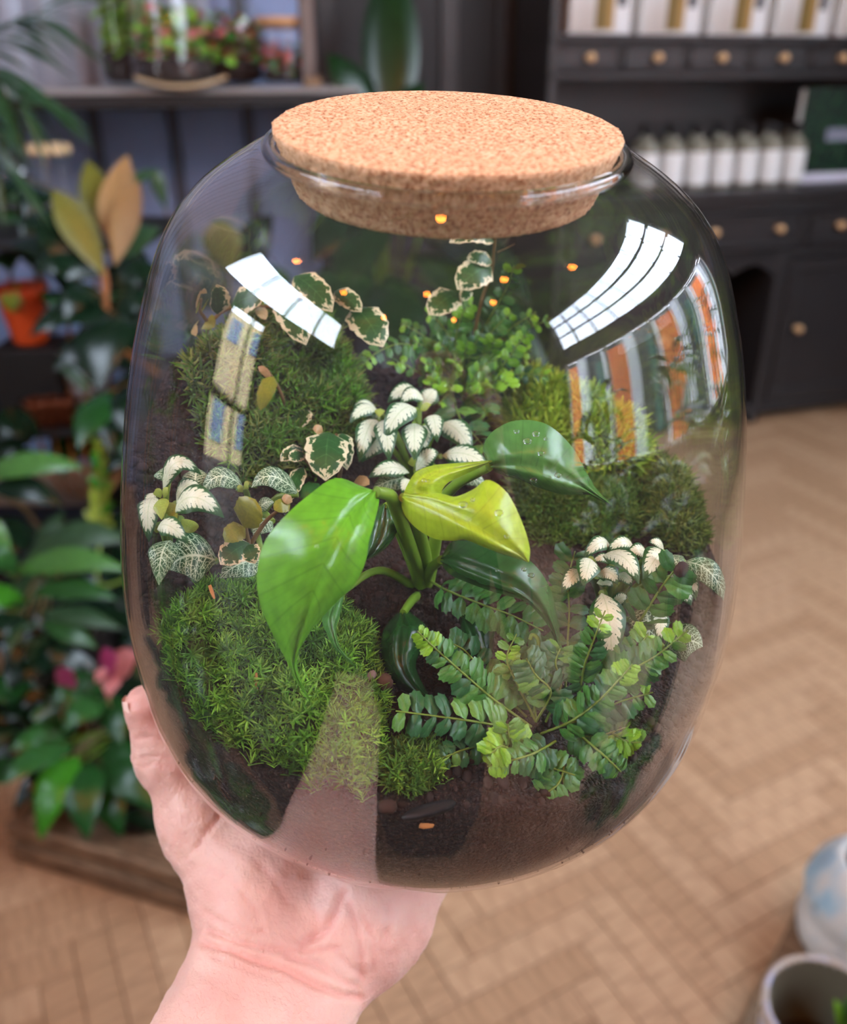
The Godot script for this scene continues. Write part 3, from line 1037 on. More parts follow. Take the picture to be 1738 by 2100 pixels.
func build_fittonias() -> void:
	mosaic_plant("white-leaved mosaic plant with green leaf rims behind the lime green leaf", [855, 985], [
		[765, 905, 775, 838, 20, 0.322, 0.326, 1, 1],
		[862, 815, 795, 826, 34, 0.326, 0.322, 5, 0], [870, 822, 820, 832, 30, 0.322, 0.316, 5, 0], [868, 836, 895, 798, 34, 0.326, 0.330, 2, 0],
		[854, 838, 788, 902, 46, 0.314, 0.300, 6, 0], [884, 852, 897, 908, 32, 0.314, 0.304, 4, 0], [850, 868, 850, 944, 42, 0.312, 0.296, 4, 0],
		[872, 872, 868, 932, 30, 0.316, 0.304, 3, 0], [906, 868, 968, 928, 46, 0.322, 0.312, 4, 0], [772, 860, 737, 948, 40, 0.316, 0.300, 5, 0],
		[776, 842, 718, 868, 30, 0.320, 0.310, 4, 0], [772, 838, 724, 842, 22, 0.324, 0.318, 3, 0], [786, 862, 799, 947, 38, 0.312, 0.298, 5, 0],
		[786, 902, 742, 948, 40, 0.312, 0.304, 3, 0], [853, 966, 900, 928, 34, 0.304, 0.300, 3, 0], [905, 936, 1002, 958, 40, 0.308, 0.298, 4, 0],
		[840, 970, 756, 980, 32, 0.302, 0.296, 4, 0], [836, 982, 764, 1006, 36, 0.304, 0.298, 2, 1], [842, 984, 826, 1014, 28, 0.300, 0.296, 2, 0],
		[900, 962, 1000, 1000, 40, 0.316, 0.312, 3, 1], [848, 958, 842, 940, 14, 0.300, 0.297, 1, 2], [862, 843, 885, 830, 14, 0.316, 0.314, 1, 2], [780, 838, 778, 856, 16, 0.318, 0.312, 1, 2]])
	mosaic_plant("mosaic plant with white-netted leaves pressed to the left side of the glass", [345, 1120], [
		[345, 990, 340, 958, 40, 0.268, 0.272, 2, 1], [335, 1008, 414, 974, 34, 0.256, 0.258, 9, 0], [362, 1032, 418, 1004, 30, 0.258, 0.258, 5, 0],
		[358, 1052, 460, 1062, 50, 0.252, 0.248, 8, 0], [318, 1020, 306, 1112, 40, 0.256, 0.250, 5, 0], [322, 1012, 300, 1046, 20, 0.262, 0.258, 2, 0],
		[322, 1086, 387, 1116, 36, 0.250, 0.246, 5, 0], [350, 1108, 326, 1200, 48, 0.254, 0.250, 4, 1], [446, 1152, 344, 1168, 88, 0.262, 0.256, 5, 1],
		[332, 1022, 332, 1066, 26, 0.254, 0.248, 2, 2], [345, 1030, 362, 1070, 20, 0.256, 0.25, 1, 2], [330, 1022, 318, 1004, 14, 0.254, 0.252, 1, 2], [336, 1022, 345, 1000, 12, 0.254, 0.252, 1, 2], [400, 1000, 405, 960, 44, 0.272, 0.274, 1, 1], [372, 1064, 408, 1080, 22, 0.258, 0.254, -2, 2]])
	mosaic_plant("low mosaic plant with green and white netted leaves left of the big hanging leaf", [520, 1080], [
		[500, 1000, 414, 1014, 40, 0.280, 0.272, 7, 1], [612, 1014, 516, 1000, 42, 0.284, 0.272, 7, 1], [540, 1150, 452, 1186, 52, 0.272, 0.262, 3, 1],
		[528, 1050, 562, 1030, 24, 0.278, 0.276, 2, 1], [560, 1070, 520, 1100, 34, 0.276, 0.270, 2, 1], [502, 1004, 512, 992, 14, 0.276, 0.274, 1, 2], [498, 1010, 486, 1000, 12, 0.276, 0.274, 1, 2]])
	mosaic_plant("white-leaved mosaic plant among the fern fronds at the right side of the jar", [1240, 1260], [
		[1212, 1146, 1196, 1202, 40, 0.268, 0.258, 3, 0], [1192, 1172, 1152, 1216, 32, 0.268, 0.260, 3, 0], [1252, 1120, 1196, 1146, 28, 0.280, 0.272, 5, 0],
		[1256, 1156, 1214, 1154, 18, 0.276, 0.272, 3, 0], [1236, 1140, 1311, 1198, 40, 0.272, 0.258, 6, 0], [1300, 1122, 1244, 1132, 24, 0.280, 0.274, 4, 0],
		[1328, 1142, 1286, 1138, 28, 0.272, 0.268, 3, 0], [1362, 1132, 1319, 1188, 44, 0.268, 0.258, 4, 0], [1362, 1128, 1330, 1112, 18, 0.274, 0.272, 2, 0],
		[1224, 1182, 1268, 1200, 30, 0.268, 0.262, 4, 0], [1262, 1184, 1296, 1204, 26, 0.27, 0.264, 3, 0], [1224, 1196, 1258, 1204, 20, 0.268, 0.264, 2, 0],
		[1366, 1140, 1394, 1168, 36, 0.272, 0.264, 2, 1], [1404, 1152, 1490, 1234, 44, 0.266, 0.262, 5, 1], [1392, 1182, 1430, 1226, 24, 0.268, 0.262, 4, 0],
		[1370, 1180, 1428, 1232, 20, 0.27, 0.262, 4, 0], [1234, 1216, 1254, 1368, 58, 0.268, 0.262, 5, 0], [1320, 1244, 1332, 1330, 60, 0.276, 0.270, 3, 1],
		[1372, 1202, 1418, 1242, 38, 0.276, 0.268, 3, 0], [1362, 1330, 1442, 1326, 62, 0.274, 0.264, 4, 1], [1256, 1242, 1288, 1226, 22, 0.274, 0.270, 2, 0], [1350, 1250, 1352, 1320, 30, 0.268, 0.262, 3, 0]])

# fig leaves: [base px, base py, tip px, tip py, width px, base distance, tip distance, arch mm, kind]
func fig_vine(label: String, stems: Array, leaves: Array) -> void:
	var s0: Array = stems[0]
	var base := keep_in(P(s0[0][0], s0[0][1], s0[0][2]))
	var t := thing("creeping_fig", label, "plant", base)
	var up := jar_t.basis.y
	var toward := cam_t.basis.z
	for s in stems:
		part("stem", stalk(s, 0.0008, 0.0005, t, 6, 16), M.stem_brown, t)
	for q in leaves:
		var a := P(q[0], q[1], q[5])
		var e := P(q[2], q[3], q[6])
		var w: float = q[4] / F * (q[5] + q[6]) * 0.5
		var m: StandardMaterial3D = [M.fig, M.fig_olive, M.fig_pink, M.fig_cream, M.leaf_dark][q[8]]
		part("leaf", local(arc_leaf(a, e, w, q[7] * 0.001, up + toward, toward + up * 0.3 + jar_t.basis.x * rng.randf_range(-0.3, 0.3), "round", 0.2, 16, 7, 0.05), t), m, t)

func build_figs() -> void:
	fig_vine("variegated creeping fig trailing along the top of the back left moss bank", [[[430, 720, 0.322], [405, 660, 0.315], [380, 640, 0.312], [352, 622, 0.308], [342, 596, 0.306]], [[405, 660, 0.315], [470, 632, 0.318], [560, 630, 0.32], [640, 640, 0.322], [690, 606, 0.325], [735, 640, 0.325]], [[560, 872, 0.318], [582, 830, 0.310], [560, 776, 0.304], [535, 756, 0.302]]], [
		[344, 620, 340, 578, 20, 0.305, 0.303, 1, 2], [352, 606, 420, 600, 16, 0.304, 0.303, 3, 2], [360, 632, 388, 606, 30, 0.306, 0.303, 1, 1], [390, 628, 418, 622, 34, 0.308, 0.306, 1, 1],
		[446, 645, 442, 582, 58, 0.312, 0.305, 2, 0], [474, 630, 546, 606, 66, 0.314, 0.306, 2, 0], [530, 630, 545, 656, 24, 0.312, 0.308, 1, 3], [580, 618, 628, 708, 66, 0.316, 0.304, 4, 0],
		[604, 566, 682, 640, 62, 0.318, 0.308, 3, 0], [404, 650, 440, 672, 40, 0.314, 0.310, 1, 1], [386, 652, 402, 690, 22, 0.308, 0.306, 1, 3], [686, 598, 742, 640, 42, 0.322, 0.316, 2, 0], [728, 630, 786, 712, 78, 0.322, 0.314, 3, 0],
		[562, 772, 534, 842, 34, 0.303, 0.300, 2, 1], [555, 775, 530, 752, 16, 0.303, 0.302, 1, 2], [626, 836, 604, 880, 48, 0.312, 0.308, 1, 0], [590, 872, 562, 872, 34, 0.312, 0.308, 1, 0]])
	fig_vine("variegated creeping fig sprig standing in front of the left moss bank", [[[690, 1010, 0.318], [670, 985, 0.306], [640, 960, 0.298], [618, 925, 0.296]], [[690, 1010, 0.318], [700, 950, 0.304], [690, 890, 0.298]]], [
		[676, 886, 668, 986, 88, 0.297, 0.286, 4, 0], [702, 888, 712, 964, 40, 0.302, 0.296, 3, 0], [622, 922, 576, 946, 30, 0.296, 0.290, 2, 0], [624, 930, 594, 944, 30, 0.292, 0.288, 1, 0], [622, 958, 592, 1030, 34, 0.294, 0.284, 2, 0],
		[655, 992, 617, 1022, 30, 0.292, 0.286, 2, 4], [726, 990, 758, 994, 26, 0.298, 0.292, 2, 2], [662, 886, 642, 880, 20, 0.296, 0.294, 1, 2]])
	fig_vine("creeping fig sprig with round olive leaves left of the big hanging leaf", [[[520, 1170, 0.276], [512, 1120, 0.266], [505, 1085, 0.262], [502, 1060, 0.26]], [[512, 1120, 0.266], [545, 1070, 0.264], [580, 1040, 0.262]]], [
		[500, 1082, 524, 1024, 70, 0.258, 0.253, 2, 1], [504, 1084, 462, 1112, 44, 0.259, 0.254, 2, 1], [512, 1114, 452, 1158, 58, 0.262, 0.256, 2, 0], [506, 1116, 524, 1156, 42, 0.262, 0.258, 2, 0], [596, 1034, 562, 1046, 32, 0.262, 0.258, 1, 1], [600, 1030, 578, 1022, 20, 0.262, 0.260, 1, 2], [488, 1086, 484, 1076, 14, 0.258, 0.257, 0, 3]])
	fig_vine("variegated creeping fig climbing up to the cork at the back of the jar", [[[965, 770, 0.375], [975, 680, 0.36], [990, 610, 0.35], [1008, 560, 0.343], [1014, 510, 0.335], [1017, 478, 0.33]]], [
		[1014, 496, 922, 498, 44, 0.332, 0.322, 5, 0], [1010, 540, 958, 530, 34, 0.336, 0.332, 2, 0], [1008, 548, 938, 594, 66, 0.338, 0.328, 3, 0], [940, 600, 880, 646, 62, 0.340, 0.332, 2, 0], [962, 592, 950, 618, 26, 0.340, 0.336, 1, 0], [1062, 544, 1086, 540, 18, 0.345, 0.342, 1, 1]])
	var t := thing("bare_shoot", "fine pale root hanging beside the climbing fig under the cork", "twig", P(1020, 517, 0.338))
	part("shoot", stalk([[1020, 517, 0.338], [1042, 505, 0.338], [1065, 490, 0.338]], 0.0002, 0.0001, t, 5, 8), M.fig_pink, t)


# =============================================================== ferns
func leaflet_mesh(lobes: int, seed_: int) -> ArrayMesh:
	var b := MB.new()
	var r := RandomNumberGenerator.new()
	r.seed = seed_
	var rings := 4
	var seg := 20
	var p := PackedVector3Array()
	var uvs := PackedVector2Array()
	for i in rings:
		for j in seg + 1:
			var a := TAU * (j % seg) / seg
			var k := float(i) / (rings - 1)
			var sc := 1.0 + 0.09 * cos(a * lobes) * smoothstep(0.5, 1.0, k)
			var x := 0.52 + 0.52 * cos(a) * k * sc
			var z := 0.50 * sin(a) * k * sc * (0.72 + 0.28 * x)
			if x < 0.1:
				z *= 0.6
			var y := -0.42 * (x - 0.25) * (x - 0.25) - 0.55 * z * z + 0.09 * (1.0 - exp(-absf(z) * 9.0)) + 0.04 * sin(a * 3.0 + seed_) * k
			p.append(Vector3(x, y, z))
			uvs.append(Vector2(x, z + 0.5))
	b.grid(p, rings, seg + 1, uvs, PackedColorArray(), true)
	return b.done()

# one frond: points [px, py, distance] from its foot to its tip, pairs of leaflets growing from size s0 to s1 (pixels)
func frond(t: Node3D, kinds: Array, pts: Array, pairs: int, s0: float, s1: float, tone: int, young := 0.15, turn := 0.0) -> void:
	var inv := t.transform.affine_inverse()
	var w := []
	for q in pts:
		w.append(inv * keep_in(P(q[0], q[1], q[2])))
	var path := smooth_path(w, 20)
	var rad := []
	for i in 20:
		rad.append(lerpf(0.00045, 0.00022, i / 19.0))
	var f := part("frond", tube_mesh(path, rad, 6), M.stem_lime, t)
	var face := (cam_t.basis.z + jar_t.basis.y * 0.5).normalized()
	for k in pairs:
		var u := 0.12 + 0.86 * (k + 0.5) / pairs
		var q: Vector3 = catmull(w, u)
		var tan: Vector3 = (catmull(w, minf(u + 0.03, 1.0)) - catmull(w, u - 0.03)).normalized()
		var side := tan.cross(face).normalized().rotated(tan, turn)
		var dist := -(cam_t.affine_inverse() * (t.transform * q)).z
		for s in [-1.0, 1.0]:
			var size := lerpf(s0, s1, pow(u, 1.3)) * rng.randf_range(0.85, 1.12) / F * dist
			var dir: Vector3 = (side * s + tan * rng.randf_range(0.2, 0.5)).normalized()
			var nn: Vector3 = (side.cross(tan) + Vector3(rng.randf_range(-0.55, 0.55), rng.randf_range(-0.55, 0.55), rng.randf_range(-0.55, 0.55)) + side * s * rng.randf_range(-0.2, 0.3)).normalized()
			nn = (nn - dir * nn.dot(dir)).normalized()
			if nn.dot(cam_t.basis.z) < 0:
				nn = -nn
			var o := q + tan * rng.randf_range(-0.1, 0.1) * size
			var wp: Vector3 = t.transform * (o + dir * size)
			var fix: Vector3 = keep_in(wp) - wp
			o += t.transform.basis.inverse() * fix
			var ti := tone
			if u > 1.0 - young:
				ti = 4 if rng.randf() < 0.8 else 3
			elif rng.randf() < 0.3:
				ti = [1, 2, 3, 1, 4][tone]
			part("leaflet", kinds[rng.randi() % kinds.size()], M.fern[ti], f, Transform3D(Basis(dir, nn, dir.cross(nn)).scaled_local(Vector3(size, size, size * rng.randf_range(0.76, 0.95))), o))

func build_ferns() -> void:
	var kinds := [leaflet_mesh(9, 1), leaflet_mesh(11, 2), leaflet_mesh(7, 3)]
	var b := thing("button_fern", "button fern with a spray of small round leaflets standing at the back of the jar", "fern", soil_w(945, 800))
	frond(b, kinds, [[945, 790, 0.378], [960, 735, 0.368], [1000, 660, 0.358], [1040, 590, 0.35], [1062, 535, 0.345]], 10, 36, 20, 0, 0.1)
	frond(b, kinds, [[930, 780, 0.374], [880, 725, 0.362], [825, 705, 0.352], [775, 722, 0.346], [745, 748, 0.342]], 9, 34, 16, 1, 0.2)
	frond(b, kinds, [[940, 780, 0.376], [900, 715, 0.366], [855, 680, 0.358], [822, 664, 0.353]], 7, 29, 14, 1, 0.1)
	frond(b, kinds, [[950, 780, 0.376], [925, 700, 0.366], [900, 660, 0.36], [878, 645, 0.356]], 7, 31, 17, 0, 0.1)
	frond(b, kinds, [[960, 770, 0.376], [1010, 715, 0.366], [1070, 680, 0.358], [1136, 650, 0.352]], 8, 31, 16, 1, 0.2)
	frond(b, kinds, [[965, 790, 0.374], [1040, 795, 0.366], [1110, 788, 0.36], [1180, 790, 0.354]], 8, 39, 34, 2, 0.0)
	frond(b, kinds, [[925, 800, 0.366], [905, 775, 0.352], [892, 758, 0.345]], 5, 29, 20, 4, 1.0)
	frond(b, kinds, [[930, 810, 0.362], [920, 790, 0.350], [926, 800, 0.34]], 4, 31, 23, 4, 1.0)
	frond(b, kinds, [[955, 805, 0.362], [970, 780, 0.352], [985, 756, 0.346]], 5, 29, 20, 4, 1.0)
	frond(b, kinds, [[965, 800, 0.362], [985, 795, 0.350], [982, 778, 0.343]], 4, 26, 20, 4, 1.0)
	frond(b, kinds, [[975, 790, 0.366], [1030, 750, 0.354], [1060, 710, 0.348], [1085, 680, 0.344]], 7, 31, 18, 4, 1.0)
	frond(b, kinds, [[975, 800, 0.364], [1025, 780, 0.352], [1045, 792, 0.345]], 5, 34, 22, 4, 1.0)
	frond(b, kinds, [[955, 790, 0.370], [1000, 730, 0.360], [1015, 695, 0.354]], 6, 29, 17, 4, 0.8)
	frond(b, kinds, [[920, 790, 0.368], [870, 770, 0.356], [825, 745, 0.35], [808, 750, 0.347]], 6, 26, 17, 3, 0.5)
	frond(b, kinds, [[940, 770, 0.372], [935, 700, 0.364], [948, 645, 0.358], [970, 622, 0.354]], 8, 34, 18, 3, 0.4)
	frond(b, kinds, [[930, 815, 0.358], [945, 860, 0.336], [975, 895, 0.322], [996, 918, 0.314]], 6, 52, 44, 2, 0.0)
	frond(b, kinds, [[960, 810, 0.366], [985, 830, 0.352], [1000, 850, 0.344]], 4, 34, 29, 0, 0.0)
	for q in [[870, 745, 0.352, 1], [900, 700, 0.354, 0], [985, 690, 0.354, 1], [1020, 740, 0.352, 3], [1050, 640, 0.350, 0], [1090, 720, 0.350, 1], [850, 700, 0.354, 3], [930, 745, 0.35, 4], [1000, 800, 0.346, 4], [1100, 640, 0.352, 0], [900, 830, 0.344, 2], [1130, 770, 0.352, 2], [960, 700, 0.352, 4], [880, 790, 0.344, 4]]:
		frond(b, kinds, [[948, 800, 0.374], [lerpf(948, q[0], 0.55), lerpf(800, q[1], 0.62) - 12.0, lerpf(0.37, q[2], 0.6)], [q[0], q[1], q[2]]], 7, 28, 18, q[3], 0.2)
	var sp := thing("seedling", "tiny yellow green fern seedling in front of the golden moss", "plant", soil_w(1085, 830))
	frond(sp, kinds, [[1092, 836, 0.362], [1086, 815, 0.356], [1086, 800, 0.353]], 4, 18, 12, 4, 1.0)

	var f := thing("button_fern", "large button fern with arching fronds at the front right of the jar", "fern", soil_w(1110, 1470))
	frond(f, kinds, [[1090, 1490, 0.262], [1010, 1432, 0.254], [945, 1376, 0.249], [888, 1325, 0.246], [856, 1294, 0.245]], 13, 59, 14, 1, 0.3)
	frond(f, kinds, [[1060, 1500, 0.258], [1000, 1484, 0.250], [905, 1470, 0.247], [812, 1458, 0.246]], 8, 51, 40, 2, 0.0)
	frond(f, kinds, [[880, 1190, 0.296], [920, 1212, 0.286], [985, 1238, 0.277], [1050, 1262, 0.272], [1115, 1294, 0.268]], 9, 49, 45, 0, 0.0)
	frond(f, kinds, [[1110, 1505, 0.258], [1170, 1480, 0.250], [1225, 1440, 0.246], [1272, 1392, 0.244], [1298, 1362, 0.243]], 12, 51, 21, 1, 0.3)
	frond(f, kinds, [[1290, 1310, 0.27], [1325, 1255, 0.262], [1360, 1200, 0.258], [1390, 1162, 0.256]], 5, 59, 50, 0, 0.0)
	frond(f, kinds, [[1190, 1420, 0.262], [1198, 1370, 0.254], [1216, 1318, 0.25], [1242, 1252, 0.248]], 9, 41, 24, 1, 0.2)
	frond(f, kinds, [[1240, 1410, 0.258], [1300, 1372, 0.250], [1350, 1342, 0.247], [1412, 1292, 0.245]], 8, 49, 26, 1, 0.3)
	frond(f, kinds, [[1140, 1520, 0.254], [1095, 1545, 0.246], [1040, 1562, 0.243], [1000, 1572, 0.242]], 9, 41, 21, 1, 0.3)
	frond(f, kinds, [[1160, 1540, 0.254], [1150, 1600, 0.25], [1110, 1632, 0.248], [1070, 1645, 0.247]], 8, 41, 24, 1, 0.1)
	frond(f, kinds, [[1055, 1540, 0.252], [1045, 1515, 0.245], [1042, 1485, 0.243]], 6, 49, 26, 4, 1.0)
	frond(f, kinds, [[1060, 1545, 0.250], [1030, 1530, 0.243], [1008, 1545, 0.241]], 5, 49, 31, 4, 1.0)
	frond(f, kinds, [[1250, 1500, 0.256], [1285, 1520, 0.250], [1330, 1535, 0.248]], 6, 41, 26, 4, 0.9)
	frond(f, kinds, [[1180, 1500, 0.256], [1240, 1550, 0.249], [1280, 1590, 0.248], [1300, 1610, 0.248]], 9, 39, 24, 1, 0.1)
	frond(f, kinds, [[1160, 1420, 0.268], [1164, 1330, 0.270], [1168, 1250, 0.274], [1165, 1190, 0.277], [1180, 1130, 0.28]], 8, 44, 42, 0, 0.0)
	frond(f, kinds, [[1100, 1480, 0.262], [1130, 1420, 0.256], [1100, 1385, 0.254], [1080, 1350, 0.254]], 8, 49, 35, 2, 0.0)
	frond(f, kinds, [[1100, 1480, 0.262], [1060, 1400, 0.258], [1040, 1350, 0.258], [1060, 1300, 0.26]], 7, 44, 17, 3, 0.4)
	frond(f, kinds, [[1100, 1480, 0.264], [1090, 1400, 0.262], [1060, 1340, 0.262]], 7, 44, 31, 0, 0.0)
	frond(f, kinds, [[1120, 1480, 0.264], [1150, 1410, 0.258], [1140, 1360, 0.256], [1150, 1330, 0.256]], 7, 51, 35, 2, 0.0)
	frond(f, kinds, [[1150, 1490, 0.262], [1210, 1470, 0.256], [1270, 1440, 0.254], [1340, 1420, 0.252]], 8, 49, 28, 1, 0.1)
	frond(f, kinds, [[1150, 1500, 0.262], [1220, 1510, 0.256], [1290, 1490, 0.254]], 7, 49, 31, 0, 0.1)
	frond(f, kinds, [[1040, 1520, 0.258], [960, 1535, 0.25], [890, 1562, 0.247]], 7, 39, 24, 2, 0.1)
	frond(f, kinds, [[1080, 1510, 0.258], [1100, 1560, 0.252], [1180, 1590, 0.25]], 6, 49, 33, 0, 0.0)
	frond(f, kinds, [[1080, 1470, 0.264], [1010, 1400, 0.262], [960, 1340, 0.262], [930, 1320, 0.262]], 8, 49, 31, 2, 0.0)
	frond(f, kinds, [[1090, 1470, 0.266], [1110, 1380, 0.268], [1125, 1315, 0.268]], 6, 46, 35, 0, 0.0)
	frond(f, kinds, [[1230, 1440, 0.262], [1260, 1380, 0.256], [1300, 1340, 0.254], [1330, 1300, 0.254]], 8, 44, 31, 1, 0.1)
	part("crozier", stalk([[1090, 1420, 0.264], [1104, 1350, 0.262], [1104, 1312, 0.261], [1092, 1302, 0.261], [1088, 1312, 0.261]], 0.0007, 0.0006, f, 6, 16), M.stem_lime, f)


# =============================================================== small litter on the soil
func build_litter() -> void:
	var lump := func(seed_: int, sx: float, sy: float, sz: float) -> ArrayMesh:
		var b := MB.new()
		var p := PackedVector3Array()
		for i in 9:
			for j in 13:
				var a := PI * i / 8.0
				var o := TAU * (j % 12) / 12.0
				var d := Vector3(sin(a) * cos(o), cos(a), sin(a) * sin(o))
				# squared off like a chip of wood
				var m := maxf(absf(d.x), maxf(absf(d.y), absf(d.z)))
				d = d.lerp(d / m, 0.55) * (1.0 + 0.16 * noise.get_noise_3d(d.x * 2.0 + seed_, d.y * 2.0, d.z * 2.0))
				p.append(d * Vector3(sx, sy, sz))
		b.grid(p, 9, 13, PackedVector2Array(), PackedColorArray(), true)
		return b.done()
	var put := func(name_: String, label: String, cat: String, px: float, py: float, lift: float, mesh: ArrayMesh, m: Material, turn: Vector3) -> Node3D:
		var w := keep_in(jar_t * (soil_at(px, py) + Vector3(0, lift, 0))) if lift > 0.002 else glass_w(px, py)
		var t := thing(name_, label, cat, w, "", jar_t.basis * Basis.from_euler(turn))
		part("piece", mesh, m, t)
		return t
	put.call("wood_chip", "pale orange chip of wood pressed against the glass at the bottom front", "chip", 876, 1690, 0.001, lump.call(1, 0.0023, 0.0014, 0.0012), M.chip, Vector3(0.5, 0.2, 0))
	put.call("bark_piece", "long black piece of bark on the soil below the dark moss tuft", "bark", 880, 1662, 0.001, lump.call(5, 0.0075, 0.0014, 0.0018), M.black_matt, Vector3(0, 0.3, 0.1))
	put.call("bark_piece", "squat brown piece of bark left of the pale wood chip", "bark", 795, 1655, 0.001, lump.call(9, 0.0026, 0.0022, 0.0018), mat(c8(66, 44, 34), 0.9), Vector3(0.4, 0.1, 0))
	put.call("soil_lump", "round brown soil lump beside the tip of the lowest fern frond", "soil", 789, 1452, 0.011, lump.call(12, 0.0023, 0.0022, 0.002), M.bark, Vector3(0, 0.4, 0))
	put.call("seed_husk", "greyish pink torn husk left of the round brown soil lump", "husk", 762, 1440, 0.011, lump.call(15, 0.0018, 0.0015, 0.0012), mat(c8(140, 116, 108), 0.8), Vector3(0.3, 1.0, 0.4))
	var db := thing("dead_bud", "crumpled dark brown dead bud on the tip of the right fern frond", "dead bud", keep_in(P(1398, 1168, 0.2545)), "", jar_t.basis)
	part("piece", lump.call(21, 0.0024, 0.0015, 0.0018), mat(c8(58, 40, 36), 0.9), db, Transform3D(Basis.from_euler(Vector3(0.3, 1.0, 0.4)), Vector3.ZERO))
	for q in [[[430, 1200], [440, 1228], "reddish bark splinter standing at the top edge of the star moss"], [[525, 1380], [528, 1438], "thin orange pine needle lying on the star moss"]]:
		var a := P(q[0][0], q[0][1], 0.252)
		var e := P(q[1][0], q[1][1], 0.252)
		var t := thing("twig", q[2], "twig", keep_in(a))
		part("stick", local(tube_mesh([keep_in(a), keep_in(a.lerp(e, 0.5)), keep_in(e)], [0.0005, 0.0006, 0.0003], 6), t), M.chip, t)


# =============================================================== the hand
func build_person() -> void:
	var J := func(x: float, y: float, z: float) -> Vector3: return jar_t * Vector3(x, y, z)
	var bones := []   # a, b, radius a, radius b
	var add := func(a: Vector3, b: Vector3, ra: float, rb: float) -> void: bones.append([a, b, ra, rb])
	var wr := P(521, 1950, 0.318)
	var wu := P(650, 1990, 0.318)
	var wm := P(585, 1970, 0.320)
	var elbow := cam_t * Vector3(-0.135, -0.33, -0.12)
	var far := (elbow - wm).normalized()
	# forearm
	var shoulder := Vector3(-0.19, 1.37, 0.30)
	add.call(wr, elbow + cam_t.basis.x * -0.012, 0.0195, 0.034)
	add.call(wu, elbow + cam_t.basis.x * 0.018, 0.0185, 0.034)
	add.call(wm, elbow, 0.0205, 0.036)
	add.call(elbow, elbow.lerp(shoulder, 0.35), 0.036, 0.042)
	# palm
	var mcp := [J.call(-0.050, -0.145, 0.004), J.call(-0.026, -0.147, -0.002), J.call(-0.001, -0.147, 0.003), J.call(0.020, -0.145, 0.016)]
	var tcmc := P(535, 1822, 0.330)
	var tmcp := P(421, 1690, 0.337)
	var tip_ := P(346, 1548, 0.338)
	var ttip := P(303, 1449, 0.334)
	add.call(wr, tcmc, 0.0205, 0.0235)
	add.call(tcmc, tmcp, 0.0235, 0.0160)
	add.call(tmcp, tip_, 0.0150, 0.0113)
	add.call(tip_, ttip, 0.0112, 0.0088)
	var heel := P(742, 1872, 0.330)
	add.call(wu, heel, 0.0185, 0.0250)
	add.call(heel, mcp[3], 0.0245, 0.0150)
	add.call(wm, P(640, 1850, 0.345), 0.0200, 0.0220)
	add.call(tcmc, mcp[0], 0.0230, 0.0160)
	add.call(P(640, 1850, 0.345), mcp[1], 0.0215, 0.0155)
	add.call(P(680, 1850, 0.342), mcp[2], 0.0215, 0.0150)
	add.call(tmcp, mcp[0], 0.0120, 0.0130)
	# four fingers under and behind the jar
	var joints := [
		[J.call(-0.062, -0.139, -0.038), J.call(-0.067, -0.126, -0.060), J.call(-0.070, -0.112, -0.075)],
		[J.call(-0.028, -0.141, -0.046), J.call(-0.029, -0.131, -0.073), J.call(-0.030, -0.116, -0.090)],
		[J.call(0.010, -0.141, -0.038), J.call(0.016, -0.132, -0.065), J.call(0.020, -0.117, -0.083)],
		[J.call(0.040, -0.139, -0.014), J.call(0.053, -0.132, -0.034), J.call(0.062, -0.121, -0.048)]]
	for k in 4:
		var r: float = [0.0098, 0.0102, 0.0096, 0.0086][k]
		add.call(mcp[k], joints[k][0], r * 1.12, r)
		add.call(joints[k][0], joints[k][1], r, r * 0.92)
		add.call(joints[k][1], joints[k][2], r * 0.92, r * 0.78)
	var root := thing("person", "person whose pale left hand carries the jar from below, thumb along its left side", "person", wm)
	var inv := root.transform.affine_inverse()
	for b in bones:
		b[0] = inv * b[0]
		b[1] = inv * b[1]
	var skin := surface_nets(bones, 0.0014, 0.008)
	# creases of the wrist and palm, wrinkles of the thumb: [points in pixels, depth mm, width px]
	var creases := [
		[[[428, 1908], [480, 1930], [560, 1946], [630, 1950], [690, 1944]], 1.1, 6.0], [[[420, 1936], [470, 1948], [520, 1968], [590, 1990], [650, 2020], [700, 2040], [738, 2046]], 1.7, 7.0],
		[[[590, 1962], [650, 1975], [700, 2010], [735, 2026]], 1.0, 6.0], [[[704, 1830], [690, 1870], [664, 1912], [620, 1936]], 1.6, 9.0], [[[716, 1850], [732, 1900], [742, 1960], [742, 2010]], 1.0, 7.0],
		[[[745, 1880], [768, 1930], [764, 1990]], 0.8, 6.0], [[[404, 1742], [420, 1712], [448, 1676], [462, 1650]], 1.1, 6.0], [[[288, 1556], [325, 1550], [350, 1556]], 0.7, 4.0], [[[286, 1570], [320, 1566], [352, 1574]], 0.5, 4.0], [[[280, 1516], [310, 1512], [336, 1514]], 0.6, 4.0],
		[[[420, 1870], [470, 1900], [540, 1912]], 0.7, 5.0], [[[640, 1846], [652, 1890], [640, 1930]], 0.6, 6.0], [[[430, 1780], [480, 1810], [520, 1860], [540, 1910]], 0.5, 7.0], [[[520, 1760], [560, 1800], [590, 1850]], 0.5, 7.0], [[[690, 1950], [720, 1985], [745, 2000]], 0.8, 6.0], [[[440, 1960], [520, 1992], [580, 2010]], 0.5, 5.0], [[[800, 1850], [800, 1900], [780, 1950]], 0.6, 8.0], [[[610, 2060], [600, 2090], [590, 2130]], 0.5, 12.0], [[[500, 2010], [480, 2060], [460, 2120]], 0.4, 12.0]]
	var v: PackedVector3Array = skin[0]
	var n: PackedVector3Array = skin[1]
	var c := PackedColorArray()
	c.resize(v.size())
